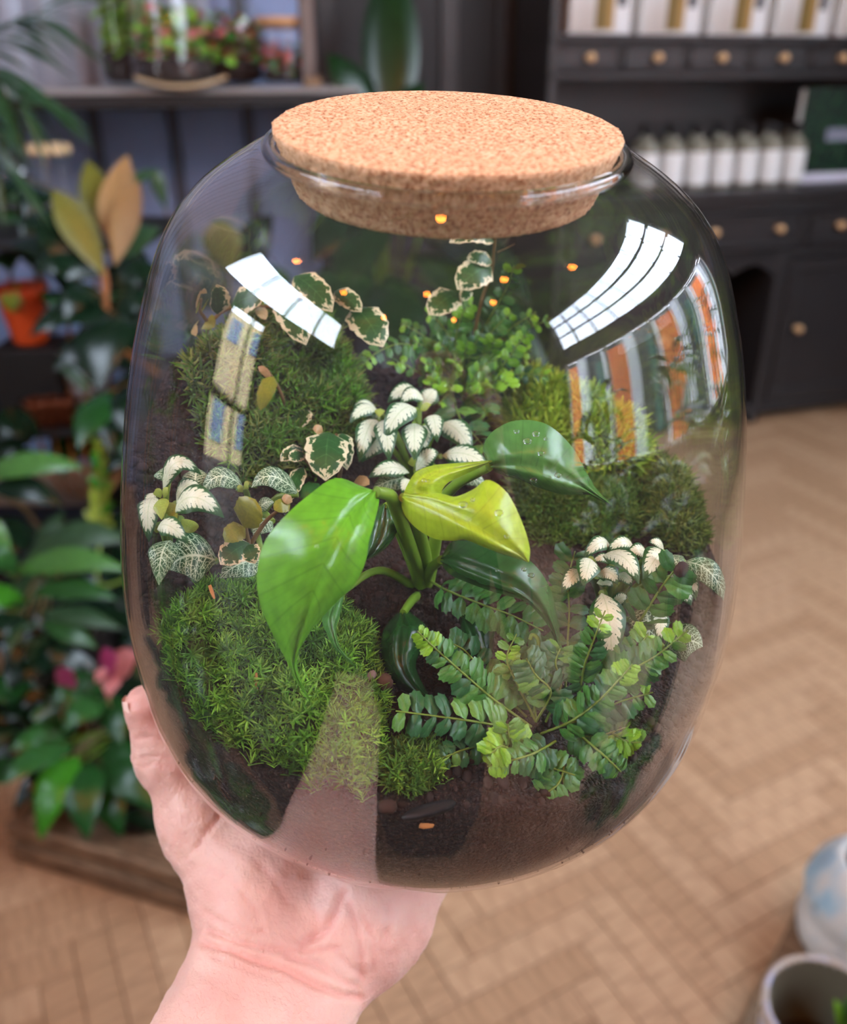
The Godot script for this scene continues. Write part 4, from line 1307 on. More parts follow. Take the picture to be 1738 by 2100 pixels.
	for i in v.size():
		var w := root.position + v[i]
		var px := to_px(w)
		var drop := 0.0
		for cr in creases:
			var best := 1e9
			for k in cr[0].size() - 1:
				var a := Vector2(cr[0][k][0], cr[0][k][1])
				var e := Vector2(cr[0][k + 1][0], cr[0][k + 1][1])
				best = minf(best, px.distance_to(Geometry2D.get_closest_point_to_segment(px, a, e)))
			drop += cr[1] * exp(-pow(best / cr[2], 2.0))
		if n[i].dot(cam_t.basis.z) < -0.1:
			drop = 0.0
		var lump := noise.get_noise_3d(w.x * 55.0, w.y * 55.0, w.z * 55.0) * 0.0012 + noise.get_noise_3d(w.x * 420.0, w.y * 420.0, w.z * 420.0) * 0.00012 + noise.get_noise_3d(w.x * 140.0, w.y * 140.0, w.z * 140.0) * 0.0003
		v[i] += n[i] * (lump - drop * 0.001)
		# redder over the knuckles, the thumb's tip and the heel of the hand
		var pink := 0.35 + 0.45 * noise.get_noise_3d(w.x * 32.0 + 4.0, w.y * 32.0, w.z * 32.0) + 0.12 * noise.get_noise_3d(w.x * 160.0, w.y * 160.0, w.z * 160.0)
		pink += 0.7 * exp(-pow(w.distance_to(ttip) / 0.017, 2.0)) + 0.35 * exp(-pow(w.distance_to(heel) / 0.03, 2.0)) + 0.3 * exp(-pow(w.distance_to(tcmc) / 0.03, 2.0)) + drop * 0.35
		c[i] = Color(0.76, 0.54, 0.45).lerp(Color(0.70, 0.37, 0.31), clampf(pink, 0.0, 1.0))
	# normals again, after the creases
	var ix: PackedInt32Array = skin[2]
	var nn := PackedVector3Array()
	nn.resize(v.size())
	for k in range(0, ix.size(), 3):
		var fn := (v[ix[k + 2]] - v[ix[k]]).cross(v[ix[k + 1]] - v[ix[k]])
		nn[ix[k]] += fn
		nn[ix[k + 1]] += fn
		nn[ix[k + 2]] += fn
	var sense := 0.0
	for i in nn.size():
		nn[i] = nn[i].normalized()
		sense += nn[i].dot(n[i])
	if sense < 0:
		for k in range(0, ix.size(), 3):
			var sw := ix[k + 1]
			ix[k + 1] = ix[k + 2]
			ix[k + 2] = sw
		for i in nn.size():
			nn[i] = -nn[i]
	var a := []
	a.resize(Mesh.ARRAY_MAX)
	a[Mesh.ARRAY_VERTEX] = v
	a[Mesh.ARRAY_NORMAL] = nn
	a[Mesh.ARRAY_COLOR] = c
	a[Mesh.ARRAY_INDEX] = ix
	var mesh := ArrayMesh.new()
	mesh.add_surface_from_arrays(Mesh.PRIMITIVE_TRIANGLES, a)
	var sm := mat(Color.WHITE, 0.5, {"vertex_color_use_as_albedo": true, "subsurf_scatter_enabled": true, "subsurf_scatter_strength": 0.12, "heightmap_enabled": true, "heightmap_texture": noise_tex(0.09, FastNoiseLite.TYPE_CELLULAR, [], 512), "heightmap_scale": 0.02, "uv1_triplanar": true, "uv1_scale": Vector3.ONE * 26.0})
	# head, neck and right arm join the same mesh from a coarser grid of their own
	var more := []
	var mk := func(list: Array) -> Array:
		var o := []
		for q in list:
			o.append([inv * Vector3(q[0], q[1], q[2]), inv * Vector3(q[3], q[4], q[5]), q[6], q[7]])
		return o
	more = surface_nets(mk.call([[0, 1.64, 0.40, 0, 1.63, 0.35, 0.088, 0.084], [0, 1.60, 0.34, 0, 1.555, 0.315, 0.066, 0.046], [0, 1.62, 0.275, 0, 1.59, 0.258, 0.010, 0.014], [0, 1.36, 0.40, 0, 1.54, 0.38, 0.062, 0.056], [-0.086, 1.61, 0.38, -0.09, 1.58, 0.375, 0.014, 0.010], [0.086, 1.61, 0.38, 0.09, 1.58, 0.375, 0.014, 0.010], [0, 1.555, 0.285, 0, 1.545, 0.283, 0.018, 0.016],
		[0.25, 1.14, 0.24, 0.115, 1.40, 0.13, 0.040, 0.026], [0.115, 1.40, 0.13, 0.095, 1.46, 0.10, 0.026, 0.030], [0.095, 1.46, 0.10, 0.085, 1.52, 0.06, 0.012, 0.009], [0.090, 1.47, 0.10, 0.07, 1.51, 0.045, 0.012, 0.009], [0.095, 1.45, 0.09, 0.07, 1.48, 0.04, 0.012, 0.009], [0.10, 1.44, 0.09, 0.075, 1.455, 0.04, 0.011, 0.008], [0.085, 1.45, 0.11, 0.05, 1.475, 0.09, 0.012, 0.009]]), 0.006, 0.012)
	var mc := PackedColorArray()
	mc.resize(more[0].size())
	mc.fill(Color(0.70, 0.42, 0.33))
	var ma := []
	ma.resize(Mesh.ARRAY_MAX)
	ma[Mesh.ARRAY_VERTEX] = more[0]
	ma[Mesh.ARRAY_NORMAL] = more[1]
	ma[Mesh.ARRAY_COLOR] = mc
	ma[Mesh.ARRAY_INDEX] = more[2]
	mesh.add_surface_from_arrays(Mesh.PRIMITIVE_TRIANGLES, ma)
	part("skin", mesh, sm, root)
	var cloth := func(called: String, list: Array, m: Material, cell: float) -> void:
		var g := surface_nets(mk.call(list), cell, 0.03)
		var ar := []
		ar.resize(Mesh.ARRAY_MAX)
		ar[Mesh.ARRAY_VERTEX] = g[0]
		ar[Mesh.ARRAY_NORMAL] = g[1]
		ar[Mesh.ARRAY_INDEX] = g[2]
		var am := ArrayMesh.new()
		am.add_surface_from_arrays(Mesh.PRIMITIVE_TRIANGLES, ar)
		part(called, am, m, root)
	var sl := elbow.lerp(shoulder, 0.2)
	cloth.call("jumper", [[0, 1.0, 0.43, 0, 1.28, 0.41, 0.13, 0.14], [-0.07, 1.0, 0.43, -0.08, 1.28, 0.41, 0.10, 0.11], [0.07, 1.0, 0.43, 0.08, 1.28, 0.41, 0.10, 0.11], [-0.17, 1.37, 0.40, 0.17, 1.37, 0.40, 0.065, 0.065], [0, 1.36, 0.40, 0, 1.43, 0.39, 0.10, 0.07], [-0.17, 1.37, 0.40, shoulder.x, shoulder.y - 0.01, shoulder.z + 0.04, 0.066, 0.058], [shoulder.x, shoulder.y - 0.01, shoulder.z + 0.04, sl.x, sl.y, sl.z, 0.058, 0.05], [0.17, 1.37, 0.40, 0.25, 1.14, 0.25, 0.064, 0.05]], mat(c8(26, 26, 30), 0.9, {"rim_enabled": true, "rim": 0.3}), 0.011)
	cloth.call("long_coat", [[-0.06, 1.2, 0.42, -0.10, 0.18, 0.40, 0.14, 0.17], [0.06, 1.2, 0.42, 0.10, 0.18, 0.40, 0.14, 0.17], [0, 1.2, 0.42, 0, 0.18, 0.40, 0.15, 0.18]], mat(c8(24, 24, 27), 0.9), 0.012)
	cloth.call("trousers", [[-0.08, 0.98, 0.43, 0.08, 0.98, 0.43, 0.12, 0.12], [-0.09, 0.95, 0.43, -0.10, 0.50, 0.41, 0.095, 0.068], [-0.10, 0.50, 0.41, -0.10, 0.10, 0.44, 0.068, 0.056], [0.09, 0.95, 0.43, 0.10, 0.50, 0.41, 0.095, 0.068], [0.10, 0.50, 0.41, 0.10, 0.10, 0.44, 0.068, 0.056]], mat(c8(36, 36, 44), 0.9), 0.012)
	cloth.call("shoes", [[-0.10, 0.05, 0.46, -0.12, 0.035, 0.28, 0.045, 0.034], [0.10, 0.05, 0.46, 0.12, 0.035, 0.28, 0.045, 0.034]], M.black_matt, 0.01)
	cloth.call("hair", [[0, 1.68, 0.40, 0, 1.67, 0.36, 0.084, 0.078], [0, 1.62, 0.43, 0, 1.56, 0.425, 0.075, 0.055]], mat(c8(52, 38, 30), 0.6), 0.008)
	for s in [-1.0, 1.0]:
		var eye := SphereMesh.new()
		eye.radius = 0.012
		eye.height = 0.024
		part("eye", eye, mat(c8(226, 222, 216), 0.2), root, Transform3D(Basis.IDENTITY, inv * Vector3(0.032 * s, 1.628, 0.275)))
	# the thumb nail, on the outer left side of the tip
	var along := (ttip - tip_).normalized()
	var out := (-cam_t.basis.x * 0.9 + cam_t.basis.z * 0.35)
	out = (out - along * out.dot(along)).normalized()
	var across := along.cross(out).normalized()
	var b := MB.new()
	var p := PackedVector3Array()
	for i in 9:
		for j in 9:
			var s := j / 4.0 - 1.0
			var u := i / 8.0
			var ang := s * 0.72
			var rr := lerpf(0.0092, 0.0081, u) - 0.0006 * pow(absf(u - 0.5) * 2.0, 4.0)
			p.append(inv * (ttip + along * lerpf(-0.0075, 0.0062, u) + (out * cos(ang) + across * sin(ang)) * rr))
	b.grid(p, 9, 9)
	part("nail", b.done(), mat(c8(246, 212, 198), 0.3), root).set_meta("label", "short pink thumb nail")

# surface nets over a smooth union of tapered capsules
func surface_nets(bones: Array, cell: float, blend: float) -> Array:
	var lo := Vector3.INF
	var hi := -Vector3.INF
	for b in bones:
		var r := maxf(b[2], b[3]) + 0.01
		lo = lo.min(b[0] - Vector3.ONE * r).min(b[1] - Vector3.ONE * r)
		hi = hi.max(b[0] + Vector3.ONE * r).max(b[1] + Vector3.ONE * r)
	var bs := 8
	var block := cell * bs
	var nb := Vector3i(((hi - lo) / block).ceil())
	var field := {}
	var sx := 4096
	var sy := 4096 * 1024
	var active := []
	for bz in nb.z:
		for by in nb.y:
			for bx in nb.x:
				var ctr := lo + (Vector3(bx, by, bz) + Vector3.ONE * 0.5) * block
				var near := []
				var dmin := 1e9
				for b in bones:
					var d := capsule(ctr, b)
					dmin = minf(dmin, d)
					if d < block * 0.9 + blend * 2.0:
						near.append(b)
				if dmin < block * 0.9 + blend and dmin > -block * 0.9 - blend * 1.5:
					active.append(Vector3i(bx, by, bz))
					for z in bs + 1:
						for y in bs + 1:
							for x in bs + 1:
								var gx := bx * bs + x
								var gy := by * bs + y
								var gz := bz * bs + z
								var key := gx + gy * sx + gz * sy
								if field.has(key):
									continue
								var q := lo + Vector3(gx, gy, gz) * cell
								var f := 1e3
								for b in near:
									var d := capsule(q, b)
									var h := maxf(blend - absf(f - d), 0.0) / blend
									f = minf(f, d) - h * h * blend * 0.25
								field[key] = f
	var verts := PackedVector3Array()
	var norms := PackedVector3Array()
	var index := {}
	var corner := [0, 1, sx, sx + 1, sy, sy + 1, sy + sx, sy + sx + 1]
	var edges := [[0, 1], [2, 3], [4, 5], [6, 7], [0, 2], [1, 3], [4, 6], [5, 7], [0, 4], [1, 5], [2, 6], [3, 7]]
	var vs := []
	vs.resize(8)
	for bl: Vector3i in active:
		for z in bs:
			for y in bs:
				for x in bs:
					var g := bl * bs + Vector3i(x, y, z)
					var key := g.x + g.y * sx + g.z * sy
					var neg := 0
					for k in 8:
						vs[k] = field[key + corner[k]]
						if vs[k] < 0:
							neg += 1
					if neg == 0 or neg == 8:
						continue
					var sum := Vector3.ZERO
					var cnt := 0
					for e in edges:
						var fa: float = vs[e[0]]
						var fb: float = vs[e[1]]
						if (fa < 0) != (fb < 0):
							var t := fa / (fa - fb)
							var pa := Vector3(e[0] & 1, (e[0] >> 1) & 1, e[0] >> 2)
							var pb := Vector3(e[1] & 1, (e[1] >> 1) & 1, e[1] >> 2)
							sum += pa.lerp(pb, t)
							cnt += 1
					index[key] = verts.size()
					verts.append(lo + (Vector3(g) + sum / cnt) * cell)
					norms.append(Vector3(vs[1] + vs[3] + vs[5] + vs[7] - vs[0] - vs[2] - vs[4] - vs[6], vs[2] + vs[3] + vs[6] + vs[7] - vs[0] - vs[1] - vs[4] - vs[5], vs[4] + vs[5] + vs[6] + vs[7] - vs[0] - vs[1] - vs[2] - vs[3]).normalized())
	var ix := PackedInt32Array()
	var steps := [[1, sx, sy], [sx, sy, 1], [sy, 1, sx]]
	for key: int in index:
		var f0: float = field[key]
		for s in steps:
			var f1 = field.get(key + s[0])
			if f1 == null or (f0 < 0) == (f1 < 0):
				continue
			var q := [key, key - s[1], key - s[1] - s[2], key - s[2]]
			if not (index.has(q[1]) and index.has(q[2]) and index.has(q[3])):
				continue
			var i0: int = index[q[0]]
			var i1: int = index[q[1]]
			var i2: int = index[q[2]]
			var i3: int = index[q[3]]
			if f0 < 0:
				ix.append_array([i0, i2, i1, i0, i3, i2])
			else:
				ix.append_array([i0, i1, i2, i0, i2, i3])
	# two rounds of smoothing
	for round_ in 2:
		var acc := PackedVector3Array()
		acc.resize(verts.size())
		var cn := PackedInt32Array()
		cn.resize(verts.size())
		for k in range(0, ix.size(), 3):
			for m in 3:
				var a := ix[k + m]
				acc[a] += verts[ix[k + (m + 1) % 3]] + verts[ix[k + (m + 2) % 3]]
				cn[a] += 2
		for i in verts.size():
			if cn[i]:
				verts[i] = verts[i].lerp(acc[i] / cn[i], 0.5)
	return [verts, norms, ix]

func capsule(q: Vector3, b: Array) -> float:
	var ab: Vector3 = b[1] - b[0]
	var t := clampf((q - b[0]).dot(ab) / ab.length_squared(), 0.0, 1.0)
	return q.distance_to(b[0] + ab * t) - lerpf(b[2], b[3], t)


# =============================================================== pendant lamps
func build_lamps() -> void:
	var spots := [[-1.24, -0.2], [-0.98, 0.6], [0.05, -0.42], [-0.09, 0.69], [-0.73, 1.42], [0.6, 0.3], [0.6, 0.84], [1.21, -0.15], [0.21, 1.47]]
	var where := ["nearest the left windows", "behind the one nearest the left windows", "straight above the jar", "middle of the room behind the photographer", "rear left of the room", "right of the jar", "right of the photographer", "nearest the right windows", "farthest back in the room"]
	for i in spots.size():
		var at := Vector3(spots[i][0], 3.2, spots[i][1])
		var t := thing("pendant_lamp", "bare warm filament bulb on a long cord, %s" % where[i], "lamp", at, "bare filament bulbs over the shop floor")
		part("cord", tube_mesh([Vector3(0, 0.12, 0), Vector3(0, 1.78, 0)], [0.004, 0.004], 6), M.black_matt, t)
		part("socket", lathe_mesh([Vector2(0.004, 0.14), Vector2(0.02, 0.13), Vector2(0.022, 0.06), Vector2(0.002, 0.06)], 16), M.brass, t)
		part("bulb", lathe_mesh([Vector2(0.014, 0.065), Vector2(0.02, 0.04), Vector2(0.036, 0.0), Vector2(0.04, -0.03), Vector2(0.032, -0.055), Vector2(0.015, -0.07), Vector2(0.001, -0.073)], 20), M.bulb, t)
		var l := OmniLight3D.new()
		l.name = "bulb_light"
		l.light_color = Color(1.0, 0.62, 0.3)
		l.light_energy = 0.25
		l.omni_range = 8.0
		l.omni_attenuation = 2.0
		l.light_size = 0.03
		l.shadow_enabled = true
		l.position = Vector3(0, -0.02, 0)
		t.add_child(l, true)


# =============================================================== the room
func build_room() -> void:
	build_floor()
	# right wall, x = 3: sill, window band, black beam, upper glazing
	structure("wall_right", span(Vector3(3.0, 0, -6.2), Vector3(3.2, 0.9, 4.2)), M.black_paint)
	structure("wall_right", span(Vector3(3.0, 0.9, -6.2), Vector3(3.2, 5.0, -2.7)), M.black_paint)
	structure("wall_right", span(Vector3(3.0, 0.9, 2.8), Vector3(3.2, 5.0, 4.2)), M.black_paint)
	structure("trim_1", span(Vector3(2.94, 2.5, -2.7), Vector3(3.24, 2.95, 2.8), 0.01), M.black_matt)
	structure("wall_right", span(Vector3(3.0, 4.75, -2.7), Vector3(3.2, 5.0, 2.8)), M.black_paint)
	for w in 2:
		var y0: float = [0.9, 2.95][w]
		var y1: float = [2.5, 4.75][w]
		var b := MB.new()
		var nm: int = [4, 8][w]
		for k in nm + 1:
			b.box(Vector3(0.07, y1 - y0, 0.06 if w == 0 else 0.03), Transform3D(Basis.IDENTITY, Vector3(3.1, (y0 + y1) * 0.5, lerpf(-2.68, 2.78, float(k) / nm))))
		for k in [0, 1] if w == 0 else [0, 1, 2, 3]:
			b.box(Vector3(0.07, 0.035, 5.5), Transform3D(Basis.IDENTITY, Vector3(3.1, lerpf(y0 + 0.02, y1 - 0.02, k / (1.0 if w == 0 else 3.0)), 0.05)))
		var f := structure("window_%d" % (w + 1), b.done(), M.white_paint if w == 0 else M.slate_dark)
		for k in nm:
			part("pane", span(Vector3(3.097, y0 + 0.02, lerpf(-2.68, 2.78, float(k) / nm) + 0.02), Vector3(3.103, y1 - 0.02, lerpf(-2.68, 2.78, (k + 1.0) / nm) - 0.02), 0.001), M.pane, f)
	# left wall, x = -3: a tall window and a band of sky above
	structure("wall_left", span(Vector3(-3.2, 0, -6.2), Vector3(-3.0, 5.0, -1.0)), M.slate_dark)
	structure("wall_left", span(Vector3(-3.2, 0, -1.0), Vector3(-3.0, 0.5, 3.6)), M.slate_dark)
	structure("wall_left", span(Vector3(-3.2, 0.5, -1.0), Vector3(-3.0, 3.3, -0.05)), M.slate_dark)
	structure("wall_left", span(Vector3(-3.2, 0.5, 1.0), Vector3(-3.0, 3.3, 3.6)), M.slate_dark)
	structure("wall_left", span(Vector3(-3.2, 2.75, -0.05), Vector3(-3.0, 3.3, 1.0)), M.slate_dark)
	structure("wall_left", span(Vector3(-3.2, 4.85, -1.0), Vector3(-3.0, 5.0, 3.6)), M.slate_dark)
	structure("wall_left", span(Vector3(-3.2, 0, 3.6), Vector3(-3.0, 5.0, 4.2)), M.slate_dark)
	var b3 := MB.new()
	for z in [-0.02, 0.62, 0.97]:
		b3.box(Vector3(0.08, 2.25, 0.05), Transform3D(Basis.IDENTITY, Vector3(-3.1, 1.625, z)))
	for y in [0.52, 1.5, 2.73]:
		b3.box(Vector3(0.08, 0.05, 1.0), Transform3D(Basis.IDENTITY, Vector3(-3.1, y, 0.475)))
	var w3 := structure("window_3", b3.done(), M.black_matt)
	part("pane", span(Vector3(-3.103, 0.54, 0.0), Vector3(-3.097, 2.71, 0.95), 0.001), M.pane, w3)
	var b4 := MB.new()
	for k in 5:
		b4.box(Vector3(0.08, 1.55, 0.045), Transform3D(Basis.IDENTITY, Vector3(-3.1, 4.075, lerpf(-0.98, 3.58, k / 4.0))))
	for y in [3.32, 4.83]:
		b4.box(Vector3(0.08, 0.05, 4.6), Transform3D(Basis.IDENTITY, Vector3(-3.1, y, 1.3)))
	var w4 := structure("window_4", b4.done(), M.black_matt)
	part("pane", span(Vector3(-3.103, 3.34, -0.96), Vector3(-3.097, 4.81, 3.56), 0.001), M.pane, w4)
	structure("wall_rear", span(Vector3(-3.2, 0, 4.2), Vector3(3.2, 5.0, 4.4)), M.slate_dark)
	structure("ceiling", span(Vector3(-3.2, 5.0, -6.2), Vector3(3.2, 5.2, 4.4)), M.ceiling)
	# back wall: slate blue boards on the left, black panelling in the middle and behind the dresser
	structure("wall_back", span(Vector3(-5.0, 0, -0.62), Vector3(2.0, 5.0, -0.47)), M.black_matt, cab_t)
	var boards := structure("wall_back", span(Vector3(-4.9, 0, -0.47), Vector3(-1.88, 5.0, -0.462), 0.001), M.slate_dark, cab_t)
	var u := -1.90
	while u > -4.7:
		part("board", span(Vector3(u - 0.236, 0.12, -0.463), Vector3(u, 4.9, -0.448), 0.004), M.slate, boards)
		part("batten", span(Vector3(u - 0.272, 0.12, -0.463), Vector3(u - 0.240, 4.9, -0.428), 0.004), M.slate_dark, boards)
		u -= 0.276
	var panels := structure("wall_back", span(Vector3(-1.88, 0, -0.47), Vector3(-1.07, 3.0, -0.45), 0.003), M.black_matt, cab_t)
	for x in [-1.88, -1.64, -1.40, -1.17]:
		part("stile", span(Vector3(x, 0, -0.452), Vector3(x + 0.07, 3.0, -0.435), 0.004), M.black_paint, panels)
	structure("baseboard_back", span(Vector3(-4.8, 0, -0.462), Vector3(-1.88, 0.14, -0.43), 0.006), M.slate, cab_t)

# a long black counter behind the photographer, with a row of dark pots
func build_counter() -> void:
	var t := thing("shop_counter", "long black shop counter behind the photographer, mirrored dimly in the jar", "counter", Vector3(-1.68, 0, 1.2))
	part("body", span(Vector3(-1.25, 0.0, -1.2), Vector3(1.25, 0.90, 1.2), 0.01), M.black_matt, t)
	part("worktop", span(Vector3(-1.28, 0.90, -1.24), Vector3(1.28, 0.94, 1.24), 0.006), M.black_matt, t)

func build_floor() -> void:
	var f := structure("floor", span(Vector3(-3.2, -0.2, -6.2), Vector3(3.2, -0.012, 4.4)), M.floor_base)
	var w := 0.066
	var l := 0.33
	var block := box_mesh(Vector3(l - 0.002, 0.014, w - 0.002), Vector3.ZERO, 0.0015)
	var turn := Basis(Vector3.UP, deg_to_rad(-62.0))
	var rest := {0: [], 1: [], 2: [], 3: []}
	var seen := []
	# herringbone: a stair of blocks laid two ways
	for i in range(-70, 70):
		for j in range(-16, 16):
			for k in 2:
				var at: Vector3
				var b := Basis.IDENTITY
				var st := Vector3(w, 0, w) * i + Vector3(l, 0, -l) * j
				if k == 0:
					at = st + Vector3(l * 0.5, 0, w * 0.5)
				else:
					at = st + Vector3(w * 0.5, 0, w + l * 0.5)
					b = Basis(Vector3.UP, PI / 2)
				at = turn * at + Vector3(0, -0.007 + rng.randf_range(-0.0006, 0.0003), 0)
				if absf(at.x) > 2.9 or at.z < -5.2 or at.z > 4.0:
					continue
				var xf := Transform3D(turn * b, at)
				var tone := rng.randi() % 4
				var q := to_px(at)
				var dist := -(cam_t.affine_inverse() * at).z
				if dist > 0 and q.x > -60 and q.x < 1800 and q.y < 2180 and q.y > 860 and (q.x > 1250 or q.y > 1640):
					seen.append([dist, tone, xf])
				else:
					rest[tone].append(xf)
	seen.sort_custom(func(a, b): return a[0] < b[0])
	for i in seen.size():
		if i < 296:
			part("plank", block, M.planks[seen[i][1]], f, seen[i][2])
		else:
			rest[seen[i][1]].append(seen[i][2])
	for tone in 4:
		stuff("planks", block, M.planks[tone], rest[tone], [], f)

func build_street() -> void:
	var g := structure("ground", span(Vector3(-40, -0.4, -40), Vector3(40, -0.21, 40)), mat(c8(120, 118, 116), 0.9))
	# across the right-hand windows: a shop front in orange and white
	var o := thing("building_facade", "orange and white shop front across the street beyond the right hand windows", "building", Vector3(6.4, 0, 0))
	part("wall", span(Vector3(0.3, -0.2, -14), Vector3(4.0, 3.6, 14)), mat(c8(70, 74, 80), 0.7), o)
	var om := mat(c8(255, 128, 58), 0.5)
	var wm := mat(c8(246, 248, 250), 0.5)
	var tm := mat(c8(60, 120, 112), 0.4)
	var z := -14.0
	var k := 0
	while z < 13.0:
		part("pillar", span(Vector3(0.0, -0.2, z), Vector3(0.3, 3.6, z + 0.55), 0.01), wm, o)
		part("panel", span(Vector3(0.12, -0.2, z + 0.56), Vector3(0.3, 3.3, z + 1.66), 0.01), om, o)
		part("pilaster", span(Vector3(0.06, -0.2, z + 1.70), Vector3(0.3, 3.4, z + 2.0), 0.01), wm, o)
		part("shutter", span(Vector3(0.15, 0.8 + 0.6 * (k % 2), z + 2.1), Vector3(0.3, 3.0, z + 2.5), 0.01), tm, o)
		z += 3.1
		k += 1
	# beyond the left-hand window: a house of pale yellow brick
	var h := thing("brick_house", "pale yellow brick house outside the left hand window", "building", Vector3(-9.0, 0, 0))
	part("wall", span(Vector3(-4, -0.2, -2.5), Vector3(0, 4.6, 9.0)), mat(c8(248, 218, 168), 0.8), h)
	for y in [0.4, 3.0]:
		for x in [-1.6, 0.7, 2.6, 4.6]:
			part("window", span(Vector3(-0.1, y, x), Vector3(0.05, y + 1.3, x + 0.9), 0.01), M.slate, h)


# =============================================================== dresser on the right
func cab_thing(called: String, label: String, cat: String, at: Vector3, group := "") -> Node3D:
	return thing(called, label, cat, cab_t * at, group, cab_t.basis)

func knob_mesh(r: float) -> ArrayMesh:
	var b := MB.new()
	b.lathe([Vector2(0.0, 0.0), Vector2(r * 0.75, 0.0), Vector2(r * 0.7, r * 0.2), Vector2(r * 0.4, r * 0.4), Vector2(r * 0.42, r * 0.8), Vector2(r * 0.9, r * 1.1), Vector2(r, r * 1.5), Vector2(r * 0.85, r * 1.9), Vector2(r * 0.4, r * 2.1), Vector2(0.0005, r * 2.15)], 20, Transform3D(Basis(Vector3.RIGHT, PI / 2)))
	return b.done()

func front_mesh(a: Vector2, e: Vector2, n: float, frame: float) -> ArrayMesh:
	# a framed drawer or door front
	var b := MB.new()
	var sp := func(x0: float, y0: float, x1: float, y1: float, z0: float, z1: float, ch: float) -> void:
		b.box(Vector3(x1 - x0, y1 - y0, z1 - z0), Transform3D(Basis.IDENTITY, Vector3((x0 + x1) * 0.5, (y0 + y1) * 0.5, (z0 + z1) * 0.5)), ch)
	sp.call(a.x, a.y, e.x, a.y + frame, n - 0.02, n, 0.005)
	sp.call(a.x, e.y - frame, e.x, e.y, n - 0.02, n, 0.005)
	sp.call(a.x, a.y + frame, a.x + frame, e.y - frame, n - 0.02, n, 0.005)
	sp.call(e.x - frame, a.y + frame, e.x, e.y - frame, n - 0.02, n, 0.005)
	sp.call(a.x + frame * 0.8, a.y + frame * 0.8, e.x - frame * 0.8, e.y - frame * 0.8, n - 0.022, n - 0.012, 0.003)
	return b.done()

func bb(b: MB, x0: float, y0: float, z0: float, x1: float, y1: float, z1: float, ch := 0.004) -> void:
	b.box(Vector3(x1 - x0, y1 - y0, z1 - z0), Transform3D(Basis.IDENTITY, Vector3((x0 + x1) * 0.5, (y0 + y1) * 0.5, (z0 + z1) * 0.5)), ch)

